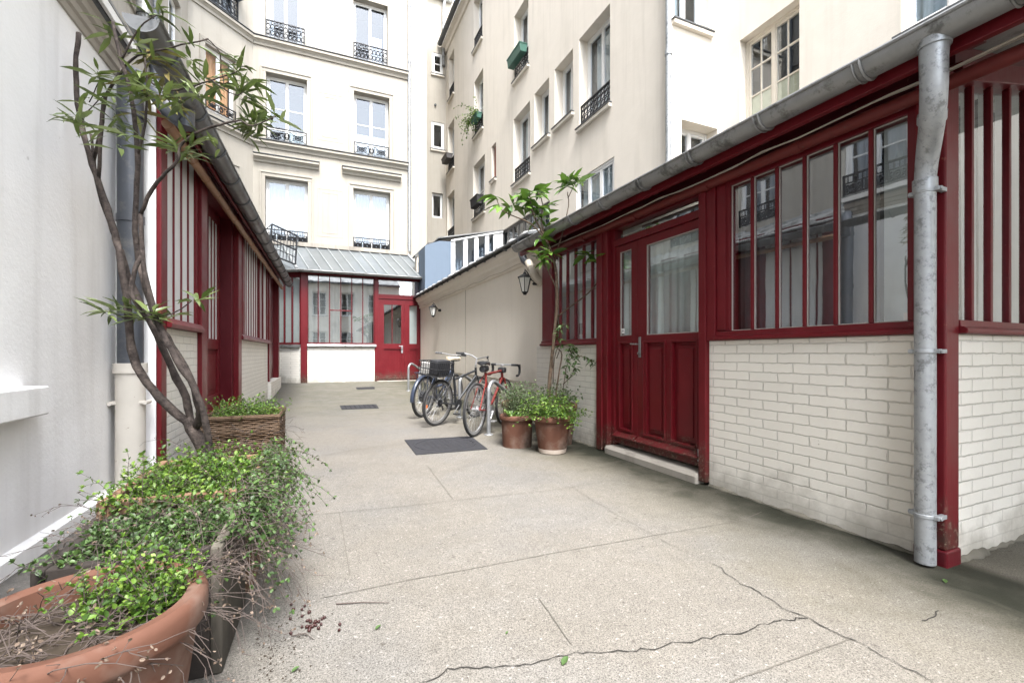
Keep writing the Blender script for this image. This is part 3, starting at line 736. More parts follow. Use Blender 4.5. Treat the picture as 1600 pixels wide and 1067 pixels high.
m = MB(FR); m.box(4.62, 4.72, .06, .089, 1.30, 1.43); obj('switch_box', m, ZINCD, o)
# corner post, plate, eaves
m = MB(FR); m.box(1.194, 1.32, -.04, .086, .10, 2.47); obj('post', m, RED, wr, bevel=.008, label='thick red corner post behind the galvanised pipe')
m = MB(FR); m.box(1.187, 1.327, -.047, .093, -.03, .0995); obj('post_block', m, REDD, wr, bevel=.01)
m = MB(FR); m.box(1.33, 5.75, .02, .14, 2.44, 2.60); m.box(1.322, 5.75, -.012, .13, 2.402, 2.4385); obj('wall_plate', m, REDD, wr, bevel=.004)
m = MB(FR); m.box(-2.5, 5.78, -.245, -.205, 2.425, 2.545); m.box(-2.5, 5.78, -.258, -.2455, 2.505, 2.535); obj('fascia', m, RED, wr, bevel=.005)
m = MB(FR)
m.run([(-.29, 2.552), (.6, 2.72), (2.6, 3.10), (2.6, 3.13), (.6, 2.75), (-.29, 2.572)], -2.5, 5.8); rfo = obj('roof', m, ZINC, wr)
m = MB(FR)
for s in [5.55 - .62 * k for k in range(13)]: m.run([(-.27, 2.575), (-.2, 2.64), (2.5, 3.17), (2.5, 3.11)], s - .025, s + .025)
obj('roof_seam', m, ZINC, rfo, bevel=.006)
for s in [5.5 - .55 * k for k in range(15)]: obj('rafter', MB(FR).run([(-.2045, 2.50), (.0195, 2.53), (.0195, 2.60), (-.2045, 2.55)], s - .03, s + .03), REDD, rfo)
gt = obj('gutter', sweep_half(FR, -.325, 2.525, .075, -2.5, 5.70, .005, 12), ZINC, wr, smooth=True)
for s in [5.3 - .56 * k for k in range(14)]:
    bm_ = MB(FR); r_ = .079
    pts = [(s, -.325 + r_ * math.cos(math.pi + math.pi * k / 12), 2.525 + r_ * math.sin(math.pi + math.pi * k / 12)) for k in range(13)]
    bm_.tube(pts, .0085, 6); bm_.tube([(p_[0] + .035, p_[1], p_[2]) for p_ in pts], .006, 6); obj('gutter_bracket', bm_, ZINC, gt, smooth=True)
m = MB(FR); m.tube([(-2.5, -.058, 2.378), (1.2, -.058, 2.378), (3.4, -.058, 2.388), (5.45, -.058, 2.40)], .036, 12)
for s in (-.6, .55, 1.9, 2.63, 3.5, 4.4): m.tube([(s, -.058, 2.38), (s + .05, -.058, 2.38)], .040, 12)
obj('conduit_pipe', m, paint('rusty_red_pipe', (.105, .014, .012), .55, .35, 14, (.08, .04, .03)), wr, smooth=True)
m = MB(FR); r2 = random.Random(5)
m.tube([(5.4 - .25 * k, -.085 + r2.uniform(-.008, .008), 2.428 + r2.uniform(-.012, .010)) for k in range(28)], .0055, 6)
m.tube([(5.4 - .3 * k, -.05 + r2.uniform(-.01, .01), 2.436 + r2.uniform(-.01, .012)) for k in range(24)], .004, 5)
obj('cable', m, plain('pale_cable', (.45, .40, .34), .6), wr, smooth=True)
# downpipe
m = MB(FR)
path = [(1.115, -.325, 2.47), (1.118, -.325, 2.38), (1.12, -.318, 2.27), (1.135, -.29, 2.195), (1.165, -.235, 2.13), (1.205, -.165, 2.075), (1.237, -.115, 2.01), (1.25, -.10, 1.93), (1.25, -.10, .035)]
m.tube(path, [.054, .051, .050, .049, .048, .047, .0445, .0425, .0425], 20)
m.tube([(1.115, -.325, 2.475), (1.115, -.325, 2.44)], .060, 20); m.tube([(1.157, -.248, 2.185), (1.17, -.222, 2.157)], .0535, 20); m.tube([(1.25, -.102, 1.93), (1.25, -.101, 1.87)], .049, 20)
dp = obj('downpipe', m, GALV, wr, smooth=True)
for z in (1.99 - .12, 1.08, .27):
    bm_ = MB(FR); bm_.tube([(1.25, -.10, z - .009), (1.25, -.10, z + .009)], .0465, 20)
    for q in (-1, 1): bm_.box(1.25 + q * .05 - .012, 1.25 + q * .05 + .012, -.118, -.042, z - .01, z + .01); bm_.tube([(1.25 + q * .068, -.10, z), (1.25 + q * .052, -.10, z)], .011, 8)
    obj('pipe_clamp', bm_, GALV, dp, smooth=True, bevel=.002)
# side wall glazing
o = obj('window', sillrun(FSIDE, 2.967, 5.4), RED, wr, bevel=.003, label='tall red side window beyond the corner post')
m = MB(FSIDE); 
def zt(s): return 2.43 + .2 * (s - 2.966)
m.prism([(2.967, zt(2.967)), (5.4, zt(5.4)), (5.4, zt(5.4) + .10), (2.967, zt(2.967) + .10)], -.03, .09)
for s in (3.158, 3.358, 3.566, 3.77, 3.98, 4.2, 4.4): m.prism([(s - .013, 1.241), (s + .013, 1.241), (s + .013, zt(s + .013) - .001), (s - .013, zt(s - .013) - .001)], .006, .04)
obj('window_frame', m, RED, o, bevel=.004)
m = MB(FSIDE); m.quad((2.967, .022, 1.24), (5.4, .022, 1.24), (5.4, .022, zt(5.4)), (2.967, .022, zt(2.967))); obj('pane', m, GLASSR, o)
for k in range(9): s = 3.0 + .205 * k; obj('curtain', cloth(FSIDE, s, s + .155, 1.1, 2.55 + .03 * k, .085, .014, .16, 9 + k), CURTW, o, smooth='all', recalc=False)
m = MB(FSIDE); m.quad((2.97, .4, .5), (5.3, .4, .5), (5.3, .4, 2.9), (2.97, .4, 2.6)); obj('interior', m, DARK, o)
m = MB(FSIDE); m.prism([(2.967, zt(2.967) + .101), (5.4, zt(5.4) + .101), (5.4, 3.02), (2.967, 2.62)], .0, .08); obj('gable_board', m, REDD, wr)

# ------------------------------------------------------------------ cream courtyard wall with a lead-capped cornice, bicycles in front
bw = thing('courtyard_wall', 'long cream rendered wall with slate coping and moulded cornice behind the bicycles', 'wall', (3.1, 9.8, .1))
m = MB(FBW); m.box(5.752, 13.98, 0, .3, -.05, 2.56); obj('wall_face', m, CREAMW, bw)
m = MB(FBW); m.run([(.02, 2.50), (-.03, 2.50), (-.035, 2.54), (-.075, 2.58), (-.08, 2.62), (-.14, 2.68), (-.15, 2.75), (.02, 2.76)], 5.81, 14.0); obj('cornice', m, CREAMW, bw, bevel=.004)
m = MB(FBW); m.run([(-.03, 2.44), (-.045, 2.46), (-.045, 2.49), (.01, 2.49), (.01, 2.44)], 5.81, 13.97); obj('cornice_bead', m, CREAMW, bw)
m = MB(FBW); m.run([(-.22, 2.762), (2.47, 3.45), (2.47, 3.48), (-.22, 2.80), (-.235, 2.79), (-.235, 2.765)], 5.83, 14.0); rf = obj('roof', m, ZINCD, bw)
m = MB(FBW)
for k in range(16): s = 6.1 + .5 * k; m.run([(-.225, 2.803), (-.19, 2.86), (.1, 2.93), (.1, 2.89)], s - .05, s + .05)
obj('roof_cap', m, ZINC, rf, bevel=.008)
m = MB(FBW)
for k in range(15): s = 6.3 + .5 * k; m.box(s - .012, s + .012, -.215, -.05, 2.725, 2.761)
obj('coping_bracket', m, ZINCD, rf)
m = MB(FBW); m.box(9.43, 9.445, -.006, .01, .3, 2.44); m.box(5.8, 13.97, -.012, .01, .62, .628); obj('render_joint', m, plain('render_joint_brown', (.36, .32, .27), .9), bw)  # thin brown strips mark the joints in the render
m = MB(FBW); m.tube([(6.35 + .3 * k, -.055 + .006 * math.sin(k * 2.1), 2.47 + .012 * math.sin(k * 1.7)) for k in range(24)], .006, 5); obj('cable', m, plain('cream_cable', (.5, .45, .38), .7), bw)
m = MB(FBW); m.tube([(6.18, -.17, 2.78), (6.17, -.17, 2.55), (6.13, -.15, 2.45), (6.02, -.1, 2.36)], .055, 12); m.tube([(6.18, -.17, 2.72), (6.18, -.17, 2.79)], .065, 12)
obj('rainwater_pipe', m, PIPED, bw, smooth=True)
m = MB(FBW); m.tube([(6.06, -.12, 2.42), (6.0, -.1, 2.33), (5.95, -.1, 2.27), (5.9, -.1, 2.20), (5.88, -.06, 2.14), (5.88, .02, 2.10)], [.06, .06, .058, .058, .058, .058], 14)
m.tube([(6.0, -.1, 2.335), (5.985, -.1, 2.31)], .070, 14); m.tube([(5.9, -.1, 2.21), (5.893, -.09, 2.185)], .068, 14); m.tube([(5.88, -.012, 2.115), (5.88, .01, 2.105)], .08, 14)
obj('pipe_elbow', m, CREAMP, bw, smooth=True)

# ------------------------------------------------------------------ lanterns
def lantern(label, s, z):
    t = thing('wall_lantern', label, 'lamp', (3.02, s, z - .25), 0, 'black lanterns on the courtyard wall')
    c = (3.02 - .2, s, z)
    m = MB(); m.lathe([(.001, 0), (.05, .005), (.055, .03), (.03, .06), (.001, .07)], (3.0, s, z - .02), 12)
    m.tube([(3.01, s, z + .02), (2.93, s, z + .05), (2.86, s, z + .16), (2.82, s, z + .20), (2.82, s, z + .15)], .009, 8); obj('bracket', m, IRON, t, smooth=True)
    m = MB(); m.lathe([(.001, .165), (.02, .16), (.03, .135), (.09, .10), (.115, .085), (.115, .075), (.001, .078)], c, 6); obj('cap', m, IRON, t)
    m = MB(); m.lathe([(.001, -.17), (.025, -.168), (.03, -.15), (.045, -.14), (.045, -.125), (.001, -.125)], c, 6)
    for k in range(6):
        a = k * math.pi / 3
        m.tube([(c[0] + .045 * math.cos(a), c[1] + .045 * math.sin(a), c[2] - .13), (c[0] + .098 * math.cos(a), c[1] + .098 * math.sin(a), c[2] + .08)], .006, 4)
    obj('cage', m, IRON, t)
    m = MB(); m.lathe([(.04, -.128), (.092, .076)], c, 6); obj('glass_shade', m, OPAL, t, recalc=False)
OPAL = plain('opal_glass', (.80, .80, .76), .25)
lantern('black hexagonal wall lantern beside the cream pipe elbow', 6.0, 2.09)
lantern('black hexagonal wall lantern next to the far red door', 11.55, 2.17)

# ------------------------------------------------------------------ back workshop
bs = thing('back_workshop', 'low red glazed workshop with ribbed glass roof at the end of the courtyard', 'building', (1.4, 14.0, .24))
m = MB(FB); m.box(-.16, 1.72, .01, .2, .15, 1.25); obj('brick_wall', m, BRICKW, bs, bevel=.006)
m = MB(FB); m.box(-.33, -.165, -.02, .16, .2, 3.37); obj('post', m, RED, bs, bevel=.006)
m = MB(FB); m.run([(.1, 1.251), (-.05, 1.251), (-.06, 1.28), (-.04, 1.33), (.1, 1.335)], -.163, 1.70); obj('window_ledge', m, ZINC, bs)
m = MB(FB); m.box(-.163, 1.655, 0, .08, 1.336, 1.375); m.box(-.163, 1.655, 0, .08, 3.285, 3.37)
for s in (.12, .42, .72, 1.02, 1.325): m.box(s - .012, s + .012, .01, .07, 1.3755, 3.2845)
m.box(.432, .708, .012, .068, 2.29, 2.32); m.box(.732, 1.008, .012, .068, 2.29, 2.32)
m.box(-.163, -.14, .0, .08, 1.3755, 3.2845); m.box(1.63, 1.655, 0, .08, 1.3755, 3.2845)
o = obj('window', m, RED, bs, bevel=.003, label='six pane red framed window with a small hinged vent')
m = MB(FB); m.quad((-.15, .045, 1.36), (1.65, .045, 1.36), (1.65, .045, 3.3), (-.15, .045, 3.3)); obj('pane', m, GLASSR, o)
CURTM = plain('mid_grey_curtain', (.24, .25, .25), .9)
obj('curtain', cloth(FB, -.12, .75, 1.3, 3.25, .3, .03, .2, 3), CURTM, o, smooth='all', recalc=False)
obj('curtain', cloth(FB, .95, 1.62, 1.3, 3.25, .3, .03, .2, 4), CURTM, o, smooth='all', recalc=False)
obj('interior', room(FB, -.2, 1.68, .3, 3.3, .09, 1.6), ROOM, o, recalc=False)
m = MB(FB); m.box(1.66, 1.775, -.02, .14, .22, 3.37); m.box(3.04, 3.16, -.015, .14, .22, 3.37); obj('post', m, RED, bs, bevel=.005)
m = MB(FB); m.box(1.776, 3.039, 0, .12, 2.70, 2.835); m.box(1.776, 3.039, 0, .12, 3.27, 3.37); obj('transom', m, RED, bs, bevel=.004)
m = MB(FB); m.quad((1.776, .05, 2.83), (3.04, .05, 2.83), (3.04, .05, 3.28), (1.776, .05, 3.28)); obj('transom_pane', m, GLASSR, bs)
m = MB(FB); m.box(1.776, 3.04, .3, .32, 2.7, 3.36); obj('transom_lining', m, RED, bs)
def bdoor(s0, s1, g0, g1, bar, lab=None):
    m = MB(FB); z0, z1, a, b = .26, 2.695, 1.36, 2.53
    m.box(s0, g0, .02, .07, z0, z1); m.box(g1, s1, .02, .07, z0, z1); m.box(g0, g1, .02, .07, b, z1); m.box(g0, g1, .02, .07, 1.2, a); m.box(g0, g1, .02, .07, z0, .42)
    m.box(g0, g1, .045, .06, .42, 1.2); k = 6 if g1 - g0 > .3 else 3
    for i in range(1, k): q = g0 + (g1 - g0) * i / k; m.box(q - .003, q + .003, .041, .0449, .42, 1.2)
    if bar: m.box(bar - .012, bar + .012, .03, .065, a, b)
    m.box(s0 + .02, s1 - .02, .005, .0199, .30, .33)
    o = obj('door', m, RED, bs, bevel=.003)
    pm = MB(FB); pm.quad((g0, .05, a), (g1, .05, a), (g1, .05, b), (g0, .05, b)); obj('pane', pm, GLASSR, o)
    obj('interior', room(FB, s0, s1, .3, 2.7, .075, 1.2), ROOM, o, recalc=False); return o
d = bdoor(1.778, 2.528, 1.93, 2.44, 2.17)
m = MB(FB); m.tube([(2.47, .02, 1.28), (2.47, -.04, 1.28), (2.36, -.045, 1.285)], .012, 8); m.box(2.44, 2.49, .012, .0199, 1.08, 1.31); obj('handle', m, GALV, d)
m = MB(FB); m.box(2.445, 2.485, .004, .0119, 1.10, 1.16); obj('lock', m, GALV, d)
d = bdoor(2.532, 3.038, 2.69, 2.92, None)
m = MB(FB); m.box(2.68, 2.93, .12, .13, 1.3, 2.6); obj('blind', m, FROST, d)
m = MB(FB); m.box(1.72, 3.18, -.22, .02, .12, .255); obj('door_step', m, STONE, bs, bevel=.01)
# angled bay to the left
m = MB(FBA); m.box(.02, 1.6, .01, .2, .1, 1.24); obj('brick_wall', m, BRICKW, bs)
m = MB(FBA); m.run([(.1, 1.241), (-.05, 1.241), (-.05, 1.31), (.1, 1.32)], .02, 1.6); obj('window_ledge', m, ZINC, bs)
m = MB(FBA); m.box(.02, 1.6, 0, .08, 1.321, 1.37); m.box(.02, 1.6, -.02, .10, 3.20, 3.37)
for s in (.03, .27, .50, .76, 1.0, 1.25): m.box(s - .012, s + .012, .01, .07, 1.3705, 3.1995)
o = obj('window', m, RED, bs, bevel=.003)
m = MB(FBA); m.quad((.02, .045, 1.36), (1.6, .045, 1.36), (1.6, .045, 3.22), (.02, .045, 3.22)); obj('pane', m, GLASSR, o)
m = MB(FBA); m.box(.02, 1.6, .14, .15, 1.3, 3.25); obj('blind', m, FROST, o)
# roof
def rp(s, t, lift=0):   # t from gutter to wall
    sl = -.42 + (-.92 + .42) * t; sr = 3.25 + (3.09 - 3.25) * t
    return (sl + (sr - sl) * s, -.2 + 2.585 * t, 3.38 + 1.17 * t + lift)
m = MB(FB); pts = [rp(0, 0), rp(1, 0), rp(1, 1), rp(0, 1)]
m.add([(a, b, c) for a, b, c in pts] + [(a, b, c - .03) for a, b, c in pts], [(0, 1, 2, 3), (7, 6, 5, 4), (0, 4, 5, 1), (1, 5, 6, 2), (2, 6, 7, 3), (3, 7, 4, 0)])
RGL = N('roof_glass'); co_ = RGL.coord(); RGL.pbr(RGL.mix(RGL.noise(co_, 2.5, 5, .6), (.055, .065, .072), (.135, .15, .158)), .4, 0, RGL.bump(RGL.noise(co_, 3, 2), .1, .02), .6)
rf = obj('glass_roof', m, RGL.m, bs)
m = MB(FB)
for i in range(13): m.tube([rp(i / 12, 0, .02), rp(i / 12, 1, .02)], .018 if 0 < i < 12 else .04, 6)
m.tube([rp(0, 1, .03), rp(1, 1, .03)], .05, 6); m.tube([rp(1, 0, .03), rp(1, .5, .04), rp(1, 1, .03)], .06, 6)
obj('roof_rib', m, metal('pale_rib_zinc', (.34, .36, .37), .5, .3, (.2, .21, .22), 9), rf)
m = MB(FB); m.box(-1.2, 3.12, 2.28, 2.399, 4.55, 4.68); obj('roof_flashing', m, STONE, rf)
m = MB(FB); pl = [(-.42, -.2, 3.375), (-.92, 2.385, 4.545), (-2.2, 1.2, 4.2), (-1.8, .55, 3.375)]
m.add(pl + [(a, b, c - .03) for a, b, c in pl], [(0, 1, 2, 3), (7, 6, 5, 4), (0, 4, 5, 1), (1, 5, 6, 2), (2, 6, 7, 3), (3, 7, 4, 0)]); obj('hip_roof', m, RGL.m, bs)
m = sweep_half(FB, -.26, 3.36, .06, -.45, 3.28); obj('gutter', m, ZINC, bs, smooth=True)
m = sweep_half(FBA, -.2, 3.36, .06, -.05, 1.7); obj('gutter', m, ZINC, bs, smooth=True)
m = MB(FB); m.box(-.33, 3.2, -.19, .15, 3.371, 3.38); m.box(-.3, 3.17, -.01, .1, 3.3701, 3.371); obj('soffit', m, REDD, bs)
m = MB(FB); m.tube([(3.24, -.26, 3.34), (3.22, -.2, 3.2), (3.2, -.12, 3.0), (3.2, -.08, 2.8)], .035, 8); obj('downpipe', m, WHITEP, bs, smooth=True)

# parapet and glazed extension behind the courtyard wall
pw = thing('party_parapet', 'short cream sloping parapet with dark capping right of the glass roof', 'wall', (3.3, 14.4, 2.6))
def FP(s, d, z): return (s, 14.35 + d, z)
m = MB(FP); m.prism([(2.98, 2.9), (3.75, 2.9), (3.75, 4.62), (3.35, 4.52), (2.98, 4.13)], 0, .3); obj('wall_face', m, CREAM, pw)
m = MB(FP); m.prism([(2.94, 4.10), (3.35, 4.525), (3.75, 4.625), (3.75, 4.675), (3.33, 4.575), (2.90, 4.14)], -.05, .35); obj('coping', m, ZINCD, pw)
m = MB(FP); m.prism([(3.0, 3.93), (3.35, 4.33), (3.38, 4.30), (3.03, 3.90)], -.03, .01); obj('cornice_strip', m, CREAM, pw)
ge = thing('glazed_extension', 'blue grey clad lean-to with white framed panes above the courtyard wall', 'building', (4.2, 13.4, 2.8))
def FG(s, d, z): return (s, 13.3 + d, z)
BLUE = plaster('blue_grey_cladding', (.135, .175, .23), (.10, .13, .17), .3)
m = MB(FG); m.prism([(3.005, 2.7), (3.79, 2.7), (3.79, 4.43), (3.43, 4.42), (3.005, 4.24)], 0, .9); obj('side_cladding', m, BLUE, ge)
m = MB(FG)
xs = [3.795, 4.19, 4.54, 4.89, 5.30]
def zg(s): return 4.43 + (s - 3.79) * .27
for s in xs[:4]: m.prism([(s, 2.8), (s + .13, 2.8), (s + .13, zg(s + .13)), (s, zg(s))], 0, .08)
m.prism([(5.17, 2.8), (5.49, 2.8), (5.49, zg(5.49)), (5.17, zg(5.17))], .001, .08)
m.prism([(3.795, zg(3.795)), (5.49, zg(5.49)), (5.49, zg(5.49) + .05), (3.795, zg(3.795) + .05)], -.03, .1)
o = obj('window', m, WHITEP, ge, bevel=.005)
m = MB(FG); m.prism([(3.8, 2.8), (5.48, 2.8), (5.48, zg(5.48) - .01), (3.8, zg(3.8) - .01)], .04, .044); obj('pane', m, GLASSA, o)
m = MB(FG); m.quad((3.8, .5, 2.8), (5.48, .5, 2.8), (5.48, .5, 4.9), (3.8, .5, 4.45)); obj('blind', m, plain('grey_blind', (.25, .25, .25), .8), o)
m = MB(FG); m.prism([(3.4, 4.485), (5.49, zg(5.49) + .051), (5.49, zg(5.49) + .08), (3.4, 4.52)], -.04, 1.2); obj('roof', m, ZINC, ge)

# ------------------------------------------------------------------ red workshop on the left
RIBBED = N('ribbed_frosted_glass'); co_ = RIBBED.coord(); xx_, yy_, zz_ = RIBBED.sep(co_)
wv = RIBBED.math('SINE', RIBBED.math('MULTIPLY', yy_, 190.0)); RIBBED.pbr(RIBBED.mix(RIBBED.noise(co_, 1.6, 3), (.55, .57, .58), (.76, .78, .79)), .3, 0, RIBBED.bump(wv, .35, .004), .35); RIBBED = RIBBED.m
wl = thing('left_workshop', 'red timber workshop with white brick base and copper coloured eaves pipe on the left', 'building', UV(-1.2, 8.5, .04), -DL)
m = MB(FLR); m.box(4.26, 5.485, .01, .2, -.05, 1.27); obj('brick_wall', m, BRICKW, wl, bevel=.005)
m = MB(FLR); m.box(7.255, 10.88, .01, .2, -.05, 1.27); obj('brick_wall', m, BRICKW, wl, bevel=.005)
m = MB(FLR); m.box(10.885, 13.1, -.06, .2, -.05, .46); obj('brick_plinth', m, BRICKW, wl, bevel=.008)
m = MB(FRL); m.box(-1.44, -1.184, .001, .119, -.05, 3.05); obj('end_pier', m, WHITE, wl)
def lpost(a, b, z0, z1, p=.02, q=.14): 
    m = MB(FLR); m.box(a, b, -p, q, z0, z1); return obj('post', m, RED, wl, bevel=.006)
lpost(4.13, 4.255, .02, 2.92, .02, .012); lpost(5.27, 5.49, .02, 3.0, .03); lpost(7.25, 7.5, .02, 3.0, .03); lpost(10.9, 11.1, .461, 2.95); lpost(12.85, 13.1, .461, 2.95)
def lsill(a, b): m = MB(FLR); m.run([(.1, 1.271), (-.05, 1.271), (-.055, 1.30), (-.03, 1.345), (.1, 1.35)], a, b); return m
def lwin(a, b, stiles, bars, label, panes=None):
    o = obj('window', lsill(a, b), RED, wl, bevel=.004, label=label); m = MB(FLR)
    m.box(a, b, 0, .09, 2.87, 2.98)
    for s, w in stiles: m.box(s - w / 2, s + w / 2, 0, .09, 1.351, 2.869)
    for s in bars: m.box(s - .011, s + .011, .012, .045, 1.351, 2.869)
    obj('window_frame', m, RED, o, bevel=.004)
    m = MB(FLR); m.quad((a, .024, 1.35), (b, .024, 1.35), (b, .024, 2.88), (a, .024, 2.88)); obj('pane', m, RIBBED, o)
    return o
lwin(4.256, 5.268, [(4.275, .04), (5.235, .065)], (4.38, 4.57, 4.78, 4.99), 'red window of five tall panes behind the oleander stems')
lwin(7.501, 10.88, [(7.54, .08), (7.87, .2), (9.62, .16), (10.1, .12), (10.8, .16)], (8.2, 8.45, 8.7, 8.95, 9.2, 9.42), 'long red window past the left door')
# recessed door
m = MB(FLR); m.box(5.49, 7.249, .0, .30, 2.88, 3.0); m.box(5.495, 5.62, .03, .2, .36, 2.879); m.box(7.13, 7.249, .031, .2, .36, 2.879); obj('door_frame', m, REDD, wl, bevel=.004)
m = MB(FLR); g0, g1 = 6.38, 7.03; z0, z1 = .40, 2.878
m.box(6.2, g0, .17, .22, z0, z1); m.box(g1, 7.129, .17, .22, z0, z1); m.box(g0, g1, .17, .22, 2.76, z1); m.box(g0, g1, .17, .22, 1.12, 1.25); m.box(g0, g1, .17, .22, z0, .55); m.box(g0, g1, .195, .21, .55, 1.12)
m.box(g0 + .07, g1 - .07, .182, .1949, .62, 1.05)
for s in (6.53, 6.70, 6.87): m.box(s - .012, s + .012, .175, .215, 1.251, 2.759)
m.box(5.621, 6.199, .172, .218, z0, z1)
o = obj('door', m, RED, wl, bevel=.004)
m = MB(FLR); m.quad((g0, .187, 1.25), (g1, .187, 1.25), (g1, .187, 2.76), (g0, .187, 2.76)); obj('pane', m, RIBBED, o)
m = MB(FLR); m.box(5.495, 7.245, -.02, .3, .0, .399); obj('door_step', m, RED, wl, bevel=.01)
m = MB(FLR); m.box(11.101, 12.849, .10, .15, .461, 2.9); m.box(11.3, 12.7, .085, .0999, .7, 2.6); o = obj('door', m, REDD, wl, bevel=.004)
m = MB(FLR); m.box(4.14, 13.1, -.01, .14, 2.985, 3.06); obj('wall_plate', m, REDD, wl)
m = MB(FLR); m.box(4.05, 13.2, -.165, -.14, 2.80, 2.90); obj('fascia', m, RED, wl, bevel=.004)
m = MB(FLR); m.tube([(4.0 + .45 * k, -.09 + .004 * math.sin(k * 3), 2.735) for k in range(21)], .036, 10)
for k in range(20): s = 4.2 + .46 * k; m.tube([(s, -.09, 2.735), (s + .03, -.09, 2.735)], .040, 10)
obj('eaves_pipe', m, paint('copper_brown_pipe', (.27, .15, .085), .5, .35, 10, (.12, .07, .05)), wl, smooth=True)
gt = obj('gutter', sweep_half(FLR, -.25, 2.86, .082, 2.98, 13.15, .006, 12), metal('dark_zinc_gutter', (.15, .155, .16), .42, .6, (.07, .07, .07), 5), wl, smooth=True)
for k in range(15):
    s = 3.3 + .68 * k; bm_ = MB(FLR)
    bm_.tube([(s, -.25 + .087 * math.cos(math.pi + math.pi * q / 12), 2.86 + .087 * math.sin(math.pi + math.pi * q / 12)) for q in range(13)], .008, 6); obj('gutter_bracket', bm_, ZINCD, gt, smooth=True)
m = MB(FLR); m.run([(-.2, 2.94), (1.93, 3.70), (1.93, 3.73), (-.2, 2.965)], 4.12, 13.2); rf = obj('roof', m, ZINC, wl)
m = MB(FLR)
for k in range(14): s = 4.4 + .66 * k; m.run([(-.19, 2.968), (-.15, 3.02), (1.9, 3.77), (1.9, 3.71)], s - .025, s + .025)
obj('roof_seam', m, ZINC, rf)
m = MB(FLR); m.tube([(3.04, -.25, 2.84), (3.04, -.25, 3.9)], .034, 12); m.tube([(3.04, -.25, 2.9), (3.04, -.25, 2.96)], .040, 12); obj('rainwater_pipe', m, ZINC, wl, smooth=True)
m = MB(FLR); m.run([(-.25 + .08 * math.cos(math.pi + math.pi * k / 12), 2.86 + .08 * math.sin(math.pi + math.pi * k / 12)) for k in range(13)], 2.982, 2.988); obj('gutter_end', m, ZINCD, gt)
# pipes at the corner
m = MB(UV); c0 = (-1.303, 4.03); m.tube([(c0[0], c0[1], .98), (c0[0], c0[1], 3.0)], .076, 16)
for z in (2.0, 2.75): m.tube([(c0[0], c0[1], z), (c0[0], c0[1], z + .05)], .082, 16)
m.tube([(c0[0], c0[1], 2.95), (c0[0] + .02, c0[1] - .01, 3.06), (c0[0] + .12, c0[1] - .05, 3.0), (-1.03, 3.9, 2.78), (-.93, 3.85, 2.70)], .062, 14)
m.tube([(-.93, 3.85, 2.83), (-.93, 3.85, 2.66)], .055, 14)
obj('downpipe', m, PIPED, wl, smooth=True)
m = MB(UV); m.tube([(c0[0], c0[1], .02), (c0[0], c0[1], .93)], .086, 16); m.tube([(c0[0], c0[1], .93), (c0[0], c0[1], 1.0)], .098, 16)
for q in (-1, 1): m.tube([(c0[0] + q * .1, c0[1] - .06, .72), (c0[0] + q * .1, c0[1] + .04, .72)], .014, 8)
m.tube([(c0[0] - .1, c0[1] - .045, .72), (c0[0] + .1, c0[1] - .045, .72)], .012, 6)
obj('pipe_shoe', m, paint('off_white_pipe_paint', (.55, .52, .47), .55, .12, 8, (.2, .15, .1)), wl, smooth=True)

# ------------------------------------------------------------------ white building on the left
wb = thing('white_building', 'white rendered wall with moulded eaves and stone ledge at the near left', 'building', UV(-1.5, 1.5, .02), -DL)
m = MB(FLW); m.box(-5, 4.118, 0, .3, -.05, 3.12); obj('wall', m, WHITE, wb)
m = MB(FLW); m.run([(.05, -.03), (-.035, -.03), (-.035, .10), (.05, .155)], -5, 4.10); obj('skirting', m, WHITE, wb)
m = MB(FLW); m.box(1.2, 3.05, -.10, .02, .76, .905); obj('ledge', m, WHITE, wb, bevel=.008)
m = MB(FLW); m.run([(.02, 3.06), (-.012, 3.065), (-.02, 3.10), (-.035, 3.11), (-.04, 3.15), (-.06, 3.165), (-.065, 3.21), (-.085, 3.225), (.02, 3.24)], -5, 4.10); obj('eaves_moulding', m, plaster('grey_cream_eaves', (.40, .37, .33), (.15, .14, .12), .5), wb)
m = MB(FLW); m.run([(-.066, 3.215), (-.10, 3.24), (-.10, 3.27), (-.066, 3.27)], -5, 4.09); obj('eaves_gutter', m, ZINCD, wb)
m = MB(FLW); m.box(-5, 4.10, -.128, -.105, 3.245, 3.31); obj('fascia', m, WHITEP, wb, bevel=.004)
m = MB(FLW); m.run([(-.13, 3.312), (1.7, 3.60), (1.7, 3.63), (-.13, 3.335)], -5, 4.11); obj('roof', m, ZINC, wb)
# wire rack on the roof edge
rk = thing('wire_rack', 'black wire rack standing on the roof edge at the far end of the left gutter', 'rack', UV(-.95, 9.6, 2.96), -DL)
m = MB(UV)
def rkp(a, b): return (-1.0 + .42 * a + .03 * b, 9.6 + .15 * a, 2.93 + .56 * b - .14 * a - .0)
for b in (0, .25, .5, .75, 1): m.tube([rkp(0, b), rkp(1, b)], .016 if b in (0, .5, 1) else .008, 6)
for a in [i / 8 for i in range(9)]: m.tube([rkp(a, 0), rkp(a, 1)], .016 if a in (0, 1) else .006, 6)
obj('wire_panel', m, IRON, rk)
m = MB(UV); m.tube([rkp(0, 0), (-1.2, 9.5, 2.98), (-1.2, 9.5, 3.2), rkp(0, 1)], .009, 6); obj('rack_stay', m, IRON, rk)

